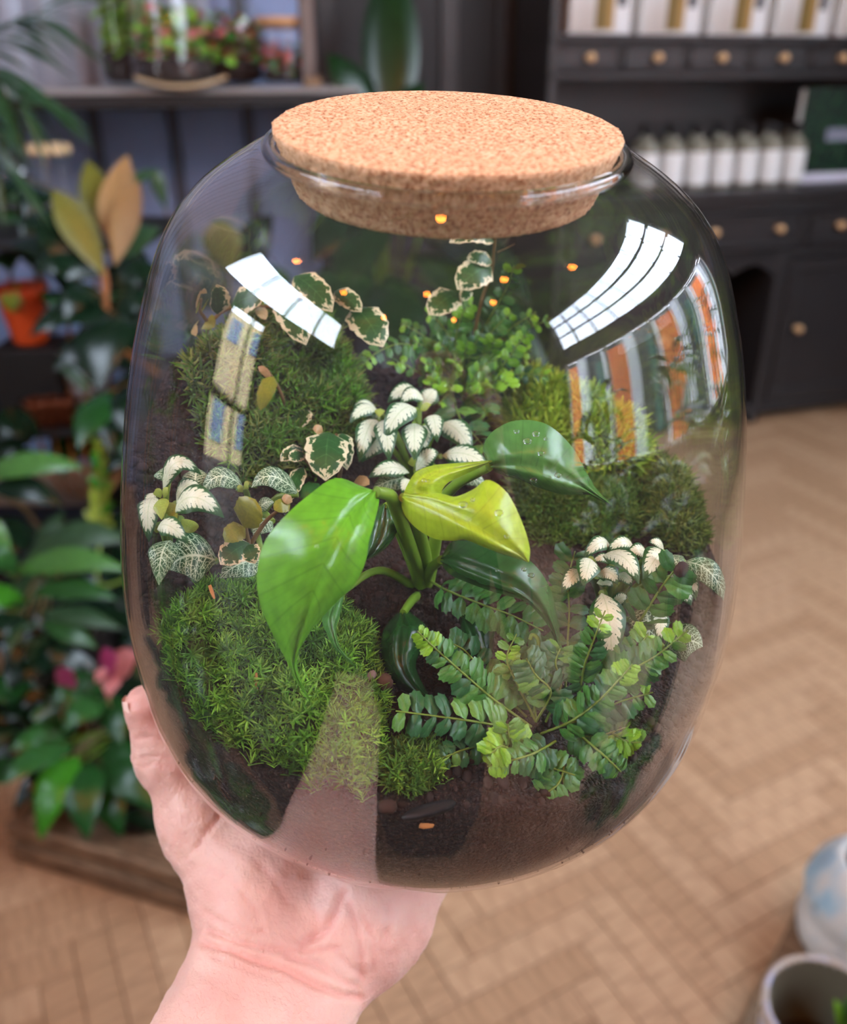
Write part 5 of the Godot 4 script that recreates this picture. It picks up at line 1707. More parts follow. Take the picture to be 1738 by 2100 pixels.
func build_cabinet() -> void:
	var t := cab_thing("apothecary_dresser", "tall black wooden dresser with rows of small drawers along the back wall", "cabinet", Vector3.ZERO)
	var b := MB.new()
	# lower carcase
	bb(b, -1.06, 0.06, -0.43, -1.02, 1.0, -0.01)
	bb(b, 1.16, 0.06, -0.43, 1.20, 1.0, -0.01)
	bb(b, -1.06, 0.06, -0.44, 1.20, 1.0, -0.42)
	bb(b, -1.06, 0.955, -0.43, 1.20, 1.0, -0.01)
	bb(b, -1.06, 0.76, -0.43, 1.20, 0.80, -0.012)
	bb(b, -0.02, 0.06, -0.43, 0.045, 0.78, -0.008)
	bb(b, -0.50, 0.06, -0.43, -0.44, 0.78, -0.008)
	bb(b, 0.085, 0.80, -0.43, 0.11, 0.96, -0.01)
	bb(b, -0.47, 0.80, -0.43, -0.445, 0.96, -0.01)
	bb(b, 0.60, 0.06, -0.43, 0.65, 1.0, -0.01)
	bb(b, -1.06, 0.05, -0.43, 1.20, 0.10, -0.006)
	part("carcase", b.done(), M.black_paint, t)
	part("counter", span(Vector3(-1.10, 1.0, -0.44), Vector3(1.24, 1.04, 0.02), 0.008), M.black_paint, t)
	# apron over the kneehole, scalloped
	var ap := MB.new()
	var n := 24
	for i in n:
		var x0 := lerpf(-0.44, -0.02, float(i) / n)
		var x1 := lerpf(-0.44, -0.02, (i + 1.0) / n)
		var y0 := 0.68 + 0.045 * absf(sin((i) * PI / n * 2.0)) + 0.02 * sin(i * PI / n)
		var y1 := 0.68 + 0.045 * absf(sin((i + 1) * PI / n * 2.0)) + 0.02 * sin((i + 1) * PI / n)
		for z in [-0.012, -0.03]:
			ap.quad(Vector3(x0, y0, z), Vector3(x0, 0.78, z), Vector3(x1, 0.78, z), Vector3(x1, y1, z))
		ap.quad(Vector3(x0, y0, -0.012), Vector3(x1, y1, -0.012), Vector3(x1, y1, -0.03), Vector3(x0, y0, -0.03))
	part("apron", ap.done(), M.black_paint, t)
	for x in [-1.03, -0.47, 0.012, 1.17]:
		part("foot", lathe_mesh([Vector2(0.022, 0.0), Vector2(0.036, 0.012), Vector2(0.03, 0.03), Vector2(0.042, 0.052), Vector2(0.001, 0.052)], 16), M.black_paint, t, Transform3D(Basis.IDENTITY, Vector3(x, 0, -0.05)))
	# drawers and doors below
	var kb := knob_mesh(0.017)
	for q in [[-1.01, -0.48, [-0.9, -0.6]], [-0.44, 0.08, [-0.36, -0.046]], [0.115, 0.595, [0.262, 0.47]], [0.655, 1.155, [0.78, 1.03]]]:
		var d := part("drawer", front_mesh(Vector2(q[0], 0.806), Vector2(q[1], 0.95), 0.0, 0.022), M.black_paint, t)
		for x in q[2]:
			part("knob", kb, M.brass, d, Transform3D(Basis.IDENTITY, Vector3(x, 0.884, -0.012)))
	for q in [[-1.01, -0.51, -0.55], [0.05, 0.595, 0.135], [0.655, 1.155, 0.72]]:
		var d := part("door", front_mesh(Vector2(q[0], 0.105), Vector2(q[1], 0.755), 0.0, 0.06), M.black_paint, t)
		part("knob", kb, M.brass, d, Transform3D(Basis.IDENTITY, Vector3(q[2], 0.448, 0.0)))
	# hutch
	b = MB.new()
	bb(b, -1.085, 1.04, -0.43, -1.05, 2.5, -0.12)
	bb(b, 1.16, 1.04, -0.43, 1.195, 2.5, -0.12)
	bb(b, -1.085, 1.04, -0.44, 1.195, 2.5, -0.43)
	bb(b, -1.085, 1.445, -0.43, 1.195, 1.47, -0.12)
	bb(b, -1.085, 1.572, -0.43, 1.195, 1.596, -0.115)
	bb(b, -1.085, 1.96, -0.43, 1.195, 1.985, -0.12)
	bb(b, -1.085, 2.47, -0.43, 1.195, 2.5, -0.12)
	for k in 9:
		bb(b, -1.078 + 0.282 * k, 1.46, -0.43, -1.064 + 0.282 * k, 1.58, -0.125)
	part("hutch", b.done(), M.black_paint, t)
	for k in 8:
		var d := part("drawer", front_mesh(Vector2(-1.060 + 0.282 * k, 1.473), Vector2(-0.782 + 0.282 * k, 1.570), -0.118, 0.018), M.black_paint, t)
		part("knob", kb, M.brass, d, Transform3D(Basis.IDENTITY, Vector3(-0.922 + 0.282 * k, 1.519, -0.130)))
	# boxes printed with a candle glass
	var print_ := func(u: float, v: float) -> Color:
		var c := Color(0.86, 0.87, 0.87).lerp(Color(0.72, 0.69, 0.66), smoothstep(0.6, 0.05, Vector2(u - 0.28, (v - 0.95) * 0.7).length()))
		if u > 0.40 and u < 0.72 and v > 0.36 and v < 0.95:
			c = Color(0.42, 0.34, 0.08).lerp(Color(0.66, 0.52, 0.28), smoothstep(0.5, 0.7, u))
		elif u > 0.76 and u < 0.90 and v > 0.2 and v < 0.62:
			c = Color(0.16, 0.16, 0.18)
		return c
	var pm := mat(Color.WHITE, 0.5, {"albedo_texture": picture(64, 64, print_)})
	for k in 5:
		var x := -0.874 + 0.296 * k
		var q := cab_thing("gift_box", "white box printed with an olive glass, %s on the dresser shelf" % ["first from the left end", "second from the left end", "third from the left end", "fourth from the left end", "last before the frame edge"][k], "box", Vector3(x, 1.596, -0.21), "white printed boxes on the dresser shelf")
		part("carton", span(Vector3(-0.126, 0, -0.07), Vector3(0.126, 0.24, 0.06), 0.003), M.paper, q)
		var pb := MB.new()
		pb.grid(PackedVector3Array([Vector3(-0.122, 0.235, 0.0607), Vector3(0.122, 0.235, 0.0607), Vector3(-0.122, 0.004, 0.0607), Vector3(0.122, 0.004, 0.0607)]), 2, 2, PackedVector2Array([Vector2(0, 0), Vector2(1, 0), Vector2(0, 1), Vector2(1, 1)]), PackedColorArray(), false, true)
		part("printed_front", pb.done(), pm, q)
	# bottles with white labels
	var glass_m := mat(c8(128, 126, 110), 0.12, {"clearcoat_enabled": true, "clearcoat": 0.6})
	var body := lathe_mesh([Vector2(0.001, 0.0), Vector2(0.043, 0.0), Vector2(0.047, 0.005), Vector2(0.047, 0.150), Vector2(0.042, 0.168), Vector2(0.020, 0.182), Vector2(0.016, 0.188), Vector2(0.016, 0.205), Vector2(0.001, 0.206)], 28)
	var label_m := lathe_mesh([Vector2(0.0470, 0.016), Vector2(0.0477, 0.017), Vector2(0.0477, 0.138), Vector2(0.0470, 0.139)], 28)
	var cap := lathe_mesh([Vector2(0.001, 0.200), Vector2(0.019, 0.200), Vector2(0.0195, 0.203), Vector2(0.0195, 0.236), Vector2(0.017, 0.24), Vector2(0.001, 0.24)], 20)
	for row in 2:
		for k in 7:
			var x := -0.612 + 0.117 * k + row * 0.05
			var where: String = ["next to the green book", "second from the green book", "third from the green book", "fourth from the green book", "fifth from the green book", "sixth from the green book", "farthest from the green book"][6 - k]
			var q := cab_thing("bottle", "white-labelled black-capped bottle, %s row on the dresser, %s" % [["front", "back"][row], where], "bottle", Vector3(x, 1.04, -0.16 - row * 0.12), "white-labelled bottles on the dresser")
			part("bottle_body", body, glass_m, q)
			part("label", label_m, M.paper, q)
			part("cap", cap, M.black_matt, q)
	var leafy := func(u: float, v: float) -> Color:
		var nz := noise.get_noise_2d(u * 9.0, v * 12.0 + u * 6.0)
		var c := Color(0.05, 0.13, 0.10).lerp(Color(0.10, 0.34, 0.20), smoothstep(0.0, 0.5, nz)).lerp(Color(0.36, 0.42, 0.2), smoothstep(0.35, 0.7, nz))
		if v > 0.42 and v < 0.56 and u > 0.42:
			c = c.lerp(Color(0.62, 0.62, 0.72), 0.8)
		if v > 0.90:
			c = Color(0.84, 0.84, 0.90)
		return c
	var gb := cab_thing("book", "large dark green book with leaves on its cover standing on the dresser counter", "book", Vector3(0.27, 1.04, -0.17), "")
	part("book_block", span(Vector3(-0.165, 0, -0.035), Vector3(0.165, 0.365, 0.0), 0.003), M.paper, gb)
	var cb := MB.new()
	cb.grid(PackedVector3Array([Vector3(-0.167, 0.367, 0.002), Vector3(0.167, 0.367, 0.002), Vector3(-0.167, 0.0, 0.002), Vector3(0.167, 0.0, 0.002)]), 2, 2, PackedVector2Array([Vector2(0, 0), Vector2(1, 0), Vector2(0, 1), Vector2(1, 1)]), PackedColorArray(), false, true)
	part("cover", cb.done(), mat(Color.WHITE, 0.35, {"albedo_texture": picture(96, 108, leafy)}), gb)


# =============================================================== display table on the left
# a point seen at a pixel on the plane n metres in front of the dresser's face
func at_n(px: float, py: float, n: float) -> Vector3:
	var d := cab_t.basis.inverse() * ray(px, py)
	var o := cab_t.affine_inverse() * cam_t.origin
	return o + d * ((n - o.z) / d.z)

func small_plants(t: Node3D, r: float, y0: float, y1: float, count: int, mats: Array) -> void:
	for m: StandardMaterial3D in mats:
		var xf := []
		for i in count / mats.size():
			var a := rng.randf() * TAU
			var q := Vector3(cos(a), 0, sin(a)) * r * sqrt(rng.randf())
			q.y = lerpf(y0, y1, rng.randf() * (0.4 + 0.6 * rng.randf()))
			var s := rng.randf_range(0.02, 0.042)
			xf.append(Transform3D(Basis.from_euler(Vector3(rng.randf_range(-1.2, 1.2), rng.randf() * TAU, rng.randf_range(-0.8, 0.8))).scaled(Vector3.ONE * s), q))
		stuff("foliage", leaflet_mesh(7, 5), m, xf, [], t)

func build_display() -> void:
	var t := cab_thing("display_table", "long dark shelf table along the slate blue wall carrying small planted jars", "table", Vector3(-2.6, 0, -0.15))
	part("table_top", span(Vector3(-1.2, 1.414, -0.27), Vector3(0.74, 1.43, 0.27), 0.004), mat(c8(150, 146, 144), 0.35), t)
	part("rail", span(Vector3(-1.2, 1.375, -0.26), Vector3(0.74, 1.414, 0.266), 0.004), M.black_matt, t)
	for x in [-1.15, 0.68]:
		part("leg", span(Vector3(x, 0, -0.24), Vector3(x + 0.05, 1.375, -0.19)), M.black_matt, t)
		part("leg", span(Vector3(x, 0, 0.19), Vector3(x + 0.05, 1.375, 0.24)), M.black_matt, t)
	var base := at_n(634, 150, -0.07)
	var post := cab_thing("post", "grey brown upright post at the right end of the display table", "post", Vector3(base.x, 1.43, -0.07))
	part("timber", span(Vector3(-0.022, 0, -0.022), Vector3(0.022, 1.3, 0.022)), mat(c8(112, 98, 92), 0.6), post)
	# ribbed metal sheet behind the left end
	var sh := cab_thing("metal_sheet", "tall ribbed blue grey metal sheet leaning behind the left end of the display table", "sheet", Vector3(-2.72, 1.43, -0.425))
	var b := MB.new()
	var p := PackedVector3Array()
	for i in 2:
		for j in 121:
			p.append(Vector3(-0.7 + 1.15 * j / 120.0, i * 0.62, 0.02 * absf(sin(j * 0.28))))
	b.grid(p, 2, 121, PackedVector2Array(), PackedColorArray(), false, true)
	part("sheet", b.done(), M.metal_sheet, sh)
	part("top_edge", span(Vector3(-0.7, 0.60, 0.0), Vector3(0.42, 0.64, 0.05)), M.white_paint, sh)
	# four planted jars
	var jars := [
		["tall", 272, 168, -0.26, "tall jar crowded with moss, leftmost on the display table", 0.095, 0.40, 0.0, false],
		["cone", 358, 166, -0.06, "tapered jar of green plants with a cork stopper on the display table", 0.130, 0.315, 0.078, true],
		["round", 480, 168, -0.26, "round jar with green moss and red plants on the display table", 0.135, 0.30, 0.06, false],
		["tube", 581, 170, -0.13, "small straight jar with a flat cork lid at the right end of the display table", 0.072, 0.185, 0.070, true]]
	for j in jars:
		var q := at_n(j[1], j[2], j[3])
		var o := cab_thing("planted_jar", j[4], "jar", Vector3(q.x, 1.43, j[3]))
		var r: float = j[5]
		var h: float = j[6]
		var pr := []
		if j[0] == "round":
			for i in 21:
				var a := lerpf(-1.45, 1.1, i / 20.0)
				pr.append(Vector2(r * cos(a), h * 0.5 + h * 0.5 * sin(a)))
		elif j[0] == "cone":
			pr = [Vector2(0.002, 0), Vector2(r * 0.92, 0.0), Vector2(r, 0.02), Vector2(r * 0.97, 0.08), Vector2(r * 0.72, h * 0.8), Vector2(j[7] + 0.004, h * 0.93), Vector2(j[7] + 0.004, h)]
		else:
			pr = [Vector2(0.002, 0), Vector2(r * 0.96, 0.0), Vector2(r, 0.006), Vector2(r, h)]
		part("glass", lathe_mesh(pr, 36), M.glass, o)
		var sr := r * (0.75 if j[0] == "round" else 0.93)
		part("soil", lathe_mesh([Vector2(0.001, 0.012), Vector2(sr * 0.8, 0.012), Vector2(sr, 0.03), Vector2(sr, h * 0.24), Vector2(sr * 0.8, h * 0.27), Vector2(0.001, h * 0.3)], 24), M.peat, o)
		var tones: Array = {"tall": [M.yellow_leaf, M.fern[4], M.yellow_leaf, M.fern[4]], "cone": [M.fern[4], M.yellow_leaf, M.fern[3], M.pink, M.fern[4]], "round": [M.fern[4], M.salmon_leaf, M.fresh_leaf, M.salmon_leaf], "tube": [M.salmon_leaf, M.fern[0]]}[j[0]]
		small_plants(o, r * 0.78, h * 0.26, h * (0.95 if j[0] == "tall" else 0.78), 420 if j[0] != "tube" else 70, tones)
		if j[8]:
			var lid := cab_thing("cork_stopper", "cork stopper of the %s jar on the display table" % ["tapered", "small straight"][0 if j[0] == "cone" else 1], "lid", Vector3(q.x, 1.43 + h - 0.012, j[3]))
			part("plug", lathe_mesh([Vector2(0.001, 0.0), Vector2(j[7] - 0.004, 0.0), Vector2(j[7] - 0.003, 0.013), Vector2(j[7] + 0.006, 0.014), Vector2(j[7] + 0.006, 0.032), Vector2(0.001, 0.033)], 28), M.cork_plain, lid)
	var q := at_n(372, 184, 0.07)
	var tray := cab_thing("wooden_tray", "shallow pale wooden dish with upturned ends in front of the tapered jar", "tray", Vector3(q.x, 1.43, 0.12))
	var tb := MB.new()
	var tp := PackedVector3Array()
	for i in 7:
		for j in 25:
			var x := lerpf(-0.135, 0.135, j / 24.0)
			var z := lerpf(-0.05, 0.05, i / 6.0)
			tp.append(Vector3(x, 0.006 + 1.4 * x * x + 2.0 * z * z, z))
	tb.grid(tp, 7, 25, PackedVector2Array(), PackedColorArray(), false, true)
	var tq := PackedVector3Array()
	for v in tp:
		tq.append(v - Vector3(0, 0.006, 0))
	tb.grid(tq, 7, 25)
	for i in 24:
		tb.quad(tp[150 + i], tp[151 + i], tq[151 + i], tq[150 + i])
	part("dish", tb.done(), M.pale_wood, tray)
	q = at_n(640, 172, 0.0)
	var wb := cab_thing("wood_block", "small light brown block of wood at the foot of the post", "block", Vector3(q.x, 1.43, 0.0))
	part("block", span(Vector3(-0.028, 0, -0.03), Vector3(0.028, 0.03, 0.03), 0.004), M.old_wood, wb)


# =============================================================== plants behind and beside
# leaves: [base px, base py, tip px, tip py, width px, base distance, tip distance, arch m, material, shape, cup]
func bg_leaves(t: Node3D, leaves: Array, stem_m: Material, root: Vector3, stem_r := 0.004) -> void:
	for q in leaves:
		var a := P(q[0], q[1], q[5])
		var e := P(q[2], q[3], q[6])
		var w: float = q[4] / F * (q[5] + q[6]) * 0.5
		var face := (cam_t.basis.z + Vector3.UP * 0.5 + cam_t.basis.x * rng.randf_range(-0.35, 0.35)).normalized()
		part("leaf", local(arc_leaf(a, e, w, q[7], Vector3.UP + cam_t.basis.z * 0.3, face, q[9], q[10] if q.size() > 10 else 0.3, 14, 7, 0.0, false), t), q[8], t)
		if stem_r > 0:
			var mid := (a + root) * 0.5 + Vector3(0, 0.05, 0)
			mid = mid.lerp(Vector3(root.x, mid.y, root.z), 0.4)
			part("stalk", local(tube_mesh(smooth_path([root, mid, a], 8), [stem_r, stem_r * 0.8, stem_r * 0.6], 6), t), stem_m, t)

func pot_mesh(r0: float, r1: float, h: float, wall := 0.008) -> ArrayMesh:
	return lathe_mesh([Vector2(0.001, 0), Vector2(r0 - 0.006, 0), Vector2(r0, 0.006), Vector2(r1, h - 0.012), Vector2(r1 + 0.003, h - 0.006), Vector2(r1, h), Vector2(r1 - wall, h), Vector2(r1 - wall - 0.004, h * 0.55), Vector2(r0 - wall, wall), Vector2(0.001, wall)], 36)

# a pot with soil; returns the centre of the soil
func pot(called: String, label: String, at: Vector3, r0: float, r1: float, h: float, m: Material, group := "") -> Vector3:
	var t := thing(called, label, "pot", at, group)
	part("pot_body", pot_mesh(r0, r1, h), m, t)
	part("soil", lathe_mesh([Vector2(0.001, h * 0.84), Vector2(r1 - 0.013, h * 0.82), Vector2(r1 - 0.014, h * 0.7), Vector2(0.001, h * 0.7)], 24), M.peat, t)
	return at + Vector3(0, h * 0.84, 0)

func build_left_plants() -> void:
	# dark plant rack
	var rk := thing("plant_rack", "dark metal plant rack with three shelves standing behind the leaves on the left", "rack", Vector3(-1.15, 0, -2.42))
	for y in [0.16, 0.60, 1.09]:
		part("shelf", span(Vector3(-0.5, y, -0.22), Vector3(0.46, y + 0.02, 0.22), 0.004), M.black_matt, rk)
	for x in [-0.49, 0.43]:
		for z in [-0.21, 0.19]:
			part("leg", span(Vector3(x, 0, z), Vector3(x + 0.02, 1.09, z + 0.02), 0.003), M.black_matt, rk)
	# two glass jars on its top shelf
	for k in 2:
		var c := P([18, 122][k], [400, 430][k], [2.45, 2.5][k])
		c.y = 1.11
		var r: float = [0.11, 0.055][k]
		var h: float = [0.20, 0.165][k]
		var o := thing("glass_jar", ["big round empty glass jar on the plant rack at the left edge", "narrow glass jar with a wooden lid on the plant rack"][k], "jar", c)
		var pr := []
		for i in 21:
			var a := lerpf(-1.4, 1.1, i / 20.0)
			pr.append(Vector2(r * cos(a), h * 0.5 + h * 0.5 * sin(a)))
		part("glass", lathe_mesh(pr if k == 0 else [Vector2(0.002, 0), Vector2(r, 0.003), Vector2(r, h)], 36), M.glass, o)
		if k == 1:
			var l := thing("jar_lid", "round light wooden lid on the narrow glass jar", "lid", c + Vector3(0, h + 0.001, 0))
			part("disc", lathe_mesh([Vector2(0.001, 0), Vector2(r, 0), Vector2(r + 0.003, 0.004), Vector2(r + 0.003, 0.026), Vector2(0.001, 0.03)], 28), M.pale_wood, l)
			var s := thing("wooden_ball", "small wooden ball stopper left of the round wooden lid", "stopper", c + Vector3(-0.085, 0.02, 0))
			part("ball", lathe_mesh([Vector2(0.001, -0.02), Vector2(0.018, -0.012), Vector2(0.022, 0.0), Vector2(0.018, 0.012), Vector2(0.001, 0.02)], 20), M.chip, s)
	# palm at the top left
	var c0 := P(-70, 130, 1.75)
	var pp := pot("plant_pot", "dark pot of the palm, outside the left edge of the frame", Vector3(c0.x - 0.62, 0, c0.z - 0.1), 0.13, 0.16, 0.30, M.black_matt)
	var palm := thing("palm", "palm with long narrow dark leaflets drooping in from the upper left corner", "palm", pp)
	part("trunk", local(tube_mesh(smooth_path([pp - Vector3(0, 0.04, 0), pp.lerp(c0, 0.5) + Vector3(-0.22, 0.1, 0), c0], 12), [0.03, 0.025, 0.016], 10), palm), M.trunk, palm)
	for fr in 3:
		var rach := [[-70, 130, 1.75], [[-10, 60, 1.72], [-20, 150, 1.66], [-50, 220, 1.7]][fr], [[70, 40, 1.72], [60, 215, 1.62], [-10, 330, 1.66]][fr]]
		part("rachis", stalk(rach, 0.005, 0.002, palm, 6, 10, false), M.palm_leaf, palm)
		for k in 9:
			var u := 0.15 + 0.85 * k / 8.0
			var b: Vector3 = catmull([P(rach[0][0], rach[0][1], rach[0][2]), P(rach[1][0], rach[1][1], rach[1][2]), P(rach[2][0], rach[2][1], rach[2][2])], u)
			for s in 2:
				var ang: float = [[-8.0, 26.0], [28.0, 62.0], [52.0, 84.0]][fr][s] + rng.randf_range(-9, 9)
				var len_ := rng.randf_range(120, 215)
				var bp := to_px(b)
				var e := P(bp.x + len_ * cos(deg_to_rad(ang)), bp.y + len_ * sin(deg_to_rad(ang)), 1.68 + rng.randf_range(-0.12, 0.12))
				part("leaflet", local(arc_leaf(b, e, 0.0135, 0.02, Vector3.UP, cam_t.basis.z + Vector3.UP, "lance", 0.3, 12, 5, 0.0, false), palm), M.palm_leaf, palm)
	# magnolia with tan undersides
	var mg := P(236, 820, 2.0)
	var ms := pot("plant_pot", "dark pot of the magnolia on the middle shelf of the rack", Vector3(mg.x, 0.62, -2.28), 0.08, 0.10, 0.16, M.black_matt)
	var mag := thing("magnolia", "magnolia with upright olive leaves that show tan undersides, left of the jar", "plant", ms)
	part("trunk", local(tube_mesh(smooth_path([ms - Vector3(0, 0.02, 0), P(232, 690, 2.03), P(215, 570, 2.0), P(205, 540, 2.0)], 14), [0.012, 0.012, 0.011, 0.010, 0.009], 8), mag), M.trunk, mag)
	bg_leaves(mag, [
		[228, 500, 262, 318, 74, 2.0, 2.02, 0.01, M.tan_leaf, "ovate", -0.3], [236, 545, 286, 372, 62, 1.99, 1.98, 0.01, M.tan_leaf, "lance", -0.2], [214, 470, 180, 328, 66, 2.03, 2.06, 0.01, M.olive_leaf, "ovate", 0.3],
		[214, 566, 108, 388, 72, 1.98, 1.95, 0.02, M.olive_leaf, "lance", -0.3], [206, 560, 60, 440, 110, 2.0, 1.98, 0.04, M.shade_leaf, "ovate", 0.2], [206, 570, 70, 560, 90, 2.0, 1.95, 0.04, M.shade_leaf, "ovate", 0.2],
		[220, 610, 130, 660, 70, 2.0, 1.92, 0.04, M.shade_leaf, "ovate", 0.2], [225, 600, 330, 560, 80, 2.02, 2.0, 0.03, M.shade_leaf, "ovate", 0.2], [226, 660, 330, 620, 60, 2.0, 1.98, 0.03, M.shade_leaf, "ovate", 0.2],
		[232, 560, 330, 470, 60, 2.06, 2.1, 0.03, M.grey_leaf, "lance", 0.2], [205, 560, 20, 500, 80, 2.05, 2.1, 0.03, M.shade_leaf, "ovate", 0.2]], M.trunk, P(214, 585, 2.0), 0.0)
	# rubber plant
	var rs := pot("plant_pot", "dark pot of the rubber plant on the lowest shelf of the rack", Vector3(P(250, 800, 2.1).x, 0.18, -2.30), 0.10, 0.12, 0.2, M.black_matt)
	var rub := thing("rubber_plant", "rubber plant with wide very dark glossy leaves beside the left wall of the jar", "plant", rs)
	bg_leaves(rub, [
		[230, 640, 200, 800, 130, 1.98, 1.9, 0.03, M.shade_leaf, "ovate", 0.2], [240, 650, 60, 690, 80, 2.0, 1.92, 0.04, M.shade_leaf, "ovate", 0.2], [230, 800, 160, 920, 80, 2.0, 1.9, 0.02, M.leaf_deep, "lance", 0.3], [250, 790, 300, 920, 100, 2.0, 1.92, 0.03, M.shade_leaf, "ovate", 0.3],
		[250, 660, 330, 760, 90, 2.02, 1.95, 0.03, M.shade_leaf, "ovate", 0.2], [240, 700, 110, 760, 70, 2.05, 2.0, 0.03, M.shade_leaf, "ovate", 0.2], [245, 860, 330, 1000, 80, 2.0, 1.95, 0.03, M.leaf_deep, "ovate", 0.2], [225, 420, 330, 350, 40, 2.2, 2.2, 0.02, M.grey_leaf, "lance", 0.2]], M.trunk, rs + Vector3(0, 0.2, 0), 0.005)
	# dense dark foliage that fills the gaps
	var ds := pot("plant_pot", "wide dark pot of the dense shrub behind the plant rack", Vector3(P(150, 800, 2.55).x, 0, -2.9), 0.12, 0.16, 0.3, M.black_matt)
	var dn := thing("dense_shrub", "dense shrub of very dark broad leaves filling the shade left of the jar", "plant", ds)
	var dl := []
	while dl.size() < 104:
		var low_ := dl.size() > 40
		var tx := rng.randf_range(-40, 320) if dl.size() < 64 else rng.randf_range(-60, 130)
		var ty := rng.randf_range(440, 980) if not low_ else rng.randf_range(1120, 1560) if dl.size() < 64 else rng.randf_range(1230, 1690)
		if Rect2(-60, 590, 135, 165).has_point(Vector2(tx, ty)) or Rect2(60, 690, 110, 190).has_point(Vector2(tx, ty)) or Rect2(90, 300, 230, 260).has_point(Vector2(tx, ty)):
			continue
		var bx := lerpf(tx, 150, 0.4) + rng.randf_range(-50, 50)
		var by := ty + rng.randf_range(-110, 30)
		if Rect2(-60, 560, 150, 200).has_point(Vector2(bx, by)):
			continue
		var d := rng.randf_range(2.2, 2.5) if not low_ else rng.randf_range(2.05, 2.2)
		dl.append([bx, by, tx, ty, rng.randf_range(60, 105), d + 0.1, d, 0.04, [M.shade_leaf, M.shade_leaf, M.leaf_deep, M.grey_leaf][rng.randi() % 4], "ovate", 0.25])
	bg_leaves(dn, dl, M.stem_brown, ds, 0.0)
	for k in 5:
		part("branch", local(tube_mesh(smooth_path([ds, P(120 + 20 * k, 1000, 2.5), P(20 + 60 * k, 560, 2.45)], 10), [0.012, 0.009, 0.005], 6), dn), M.trunk, dn)
	# pots and odds and ends on the rack
	var op := P(26, 735, 2.3)
	var os := pot("orange_pot", "bright orange pot on the rack at the left edge", Vector3(op.x, 0.82, -2.36), 0.045, 0.066, 0.155, M.orange_pot)
	var bl := thing("wooden_box", "dark wooden box under the orange pot", "box", Vector3(op.x, 0.62, -2.36))
	part("box_body", span(Vector3(-0.09, 0, -0.08), Vector3(0.09, 0.198, 0.08), 0.004), M.black_matt, bl)
	var oc := thing("small_cactus", "yellow green leaf cluster growing in the orange pot", "plant", os)
	bg_leaves(oc, [[26, 640, 8, 600, 30, 2.3, 2.28, 0.01, M.yellow_leaf, "ovate"], [28, 640, 36, 598, 30, 2.3, 2.28, 0.01, M.yellow_leaf, "ovate"], [26, 640, 50, 618, 26, 2.3, 2.28, 0.01, M.olive_leaf, "ovate"]], M.stem_green, os, 0.003)
	var gp := P(120, 880, 2.35)
	var gpt := thing("ribbed_pot", "pale grey ribbed pot with a wide rim on the middle shelf of the rack", "pot", Vector3(gp.x, 0.62, -2.40))
	var rp := []
	for i in 27:
		var u := i / 26.0
		rp.append(Vector2(lerpf(0.055, 0.095, pow(u, 0.7)) + 0.004 * sin(u * 40.0), u * 0.19))
	rp.append_array([Vector2(0.088, 0.19), Vector2(0.05, 0.02), Vector2(0.001, 0.01)])
	part("pot_body", lathe_mesh(rp, 40), M.grey_pot, gpt)
	for k in 4:
		var q := P([12, 40, 70, 8][k], [900, 925, 880, 860][k], 2.2)
		var cp := thing("copper_cup", ["copper cup at the left edge, front of the middle shelf", "copper cup second from the left edge on the middle shelf", "copper cup nearest the grey ribbed pot", "copper cup behind the others at the left edge"][k], "cup", Vector3(q.x, 0.62, [-2.24, -2.25, -2.26, -2.38][k]), "copper cups on the rack")
		part("cup_body", pot_mesh(0.024, 0.032, 0.075, 0.003), M.copper, cp)
	# calathea with long striped leaves
	var cs := pot("plant_pot", "dark pot of the broad-leaved plant at the bottom left", Vector3(-0.95, 0.0, -1.98), 0.12, 0.15, 0.30, M.black_matt)
	var cal := thing("calathea", "bushy plant with long spreading green and grey green leaves at the left edge", "plant", cs)
	bg_leaves(cal, [
		[-60, 985, 172, 960, 60, 1.95, 1.85, 0.03, M.leaf_mid, "lance", 0.3], [-20, 1000, 130, 1040, 60, 1.95, 1.88, 0.03, M.shade_leaf, "ovate", 0.3], [40, 1160, 270, 1110, 74, 1.95, 1.8, 0.05, M.grey_leaf, "lance", 0.3], [20, 1180, 262, 1170, 60, 1.92, 1.75, 0.04, M.leaf_mid, "lance", 0.3],
		[30, 1190, -60, 1060, 70, 1.95, 1.9, 0.04, M.leaf_mid, "lance", 0.3], [40, 1180, -30, 1150, 60, 1.9, 1.82, 0.03, M.leaf_dark, "lance", 0.3], [60, 1220, 240, 1230, 50, 1.9, 1.76, 0.03, M.leaf_dark, "lance", 0.3], [50, 1230, -40, 1250, 60, 1.88, 1.8, 0.03, M.fresh_leaf, "lance", 0.3],
		[70, 1190, 130, 1050, 60, 2.0, 2.0, 0.02, M.grey_leaf, "lance", 0.3], [90, 1200, 210, 1060, 56, 2.0, 1.98, 0.02, M.leaf_dark, "lance", 0.3], [80, 1260, 250, 1290, 44, 1.9, 1.8, 0.02, M.grey_leaf, "lance", 0.3], [60, 1270, -50, 1330, 56, 1.88, 1.8, 0.03, M.shade_leaf, "lance", 0.3], [80, 1280, 200, 1330, 44, 1.9, 1.82, 0.02, M.leaf_dark, "lance", 0.3], [50, 1260, 20, 1340, 40, 1.9, 1.84, 0.02, M.grey_leaf, "lance", 0.3],
		[110, 1180, 290, 1050, 60, 2.05, 2.0, 0.03, M.shade_leaf, "lance", 0.3], [100, 1250, 300, 1300, 60, 2.0, 1.9, 0.03, M.shade_leaf, "lance", 0.3]], M.stem_brown, cs, 0.003)
	# upright yellow green plant
	var ys := pot("plant_pot", "dark pot of the upright yellow green plant", Vector3(P(205, 1100, 2.0).x, 0.0, -2.02), 0.09, 0.11, 0.36, M.black_matt)
	var yp := thing("bromeliad", "upright spike of overlapping yellow green leaves between the dark leaves on the left", "plant", ys)
	var yl := []
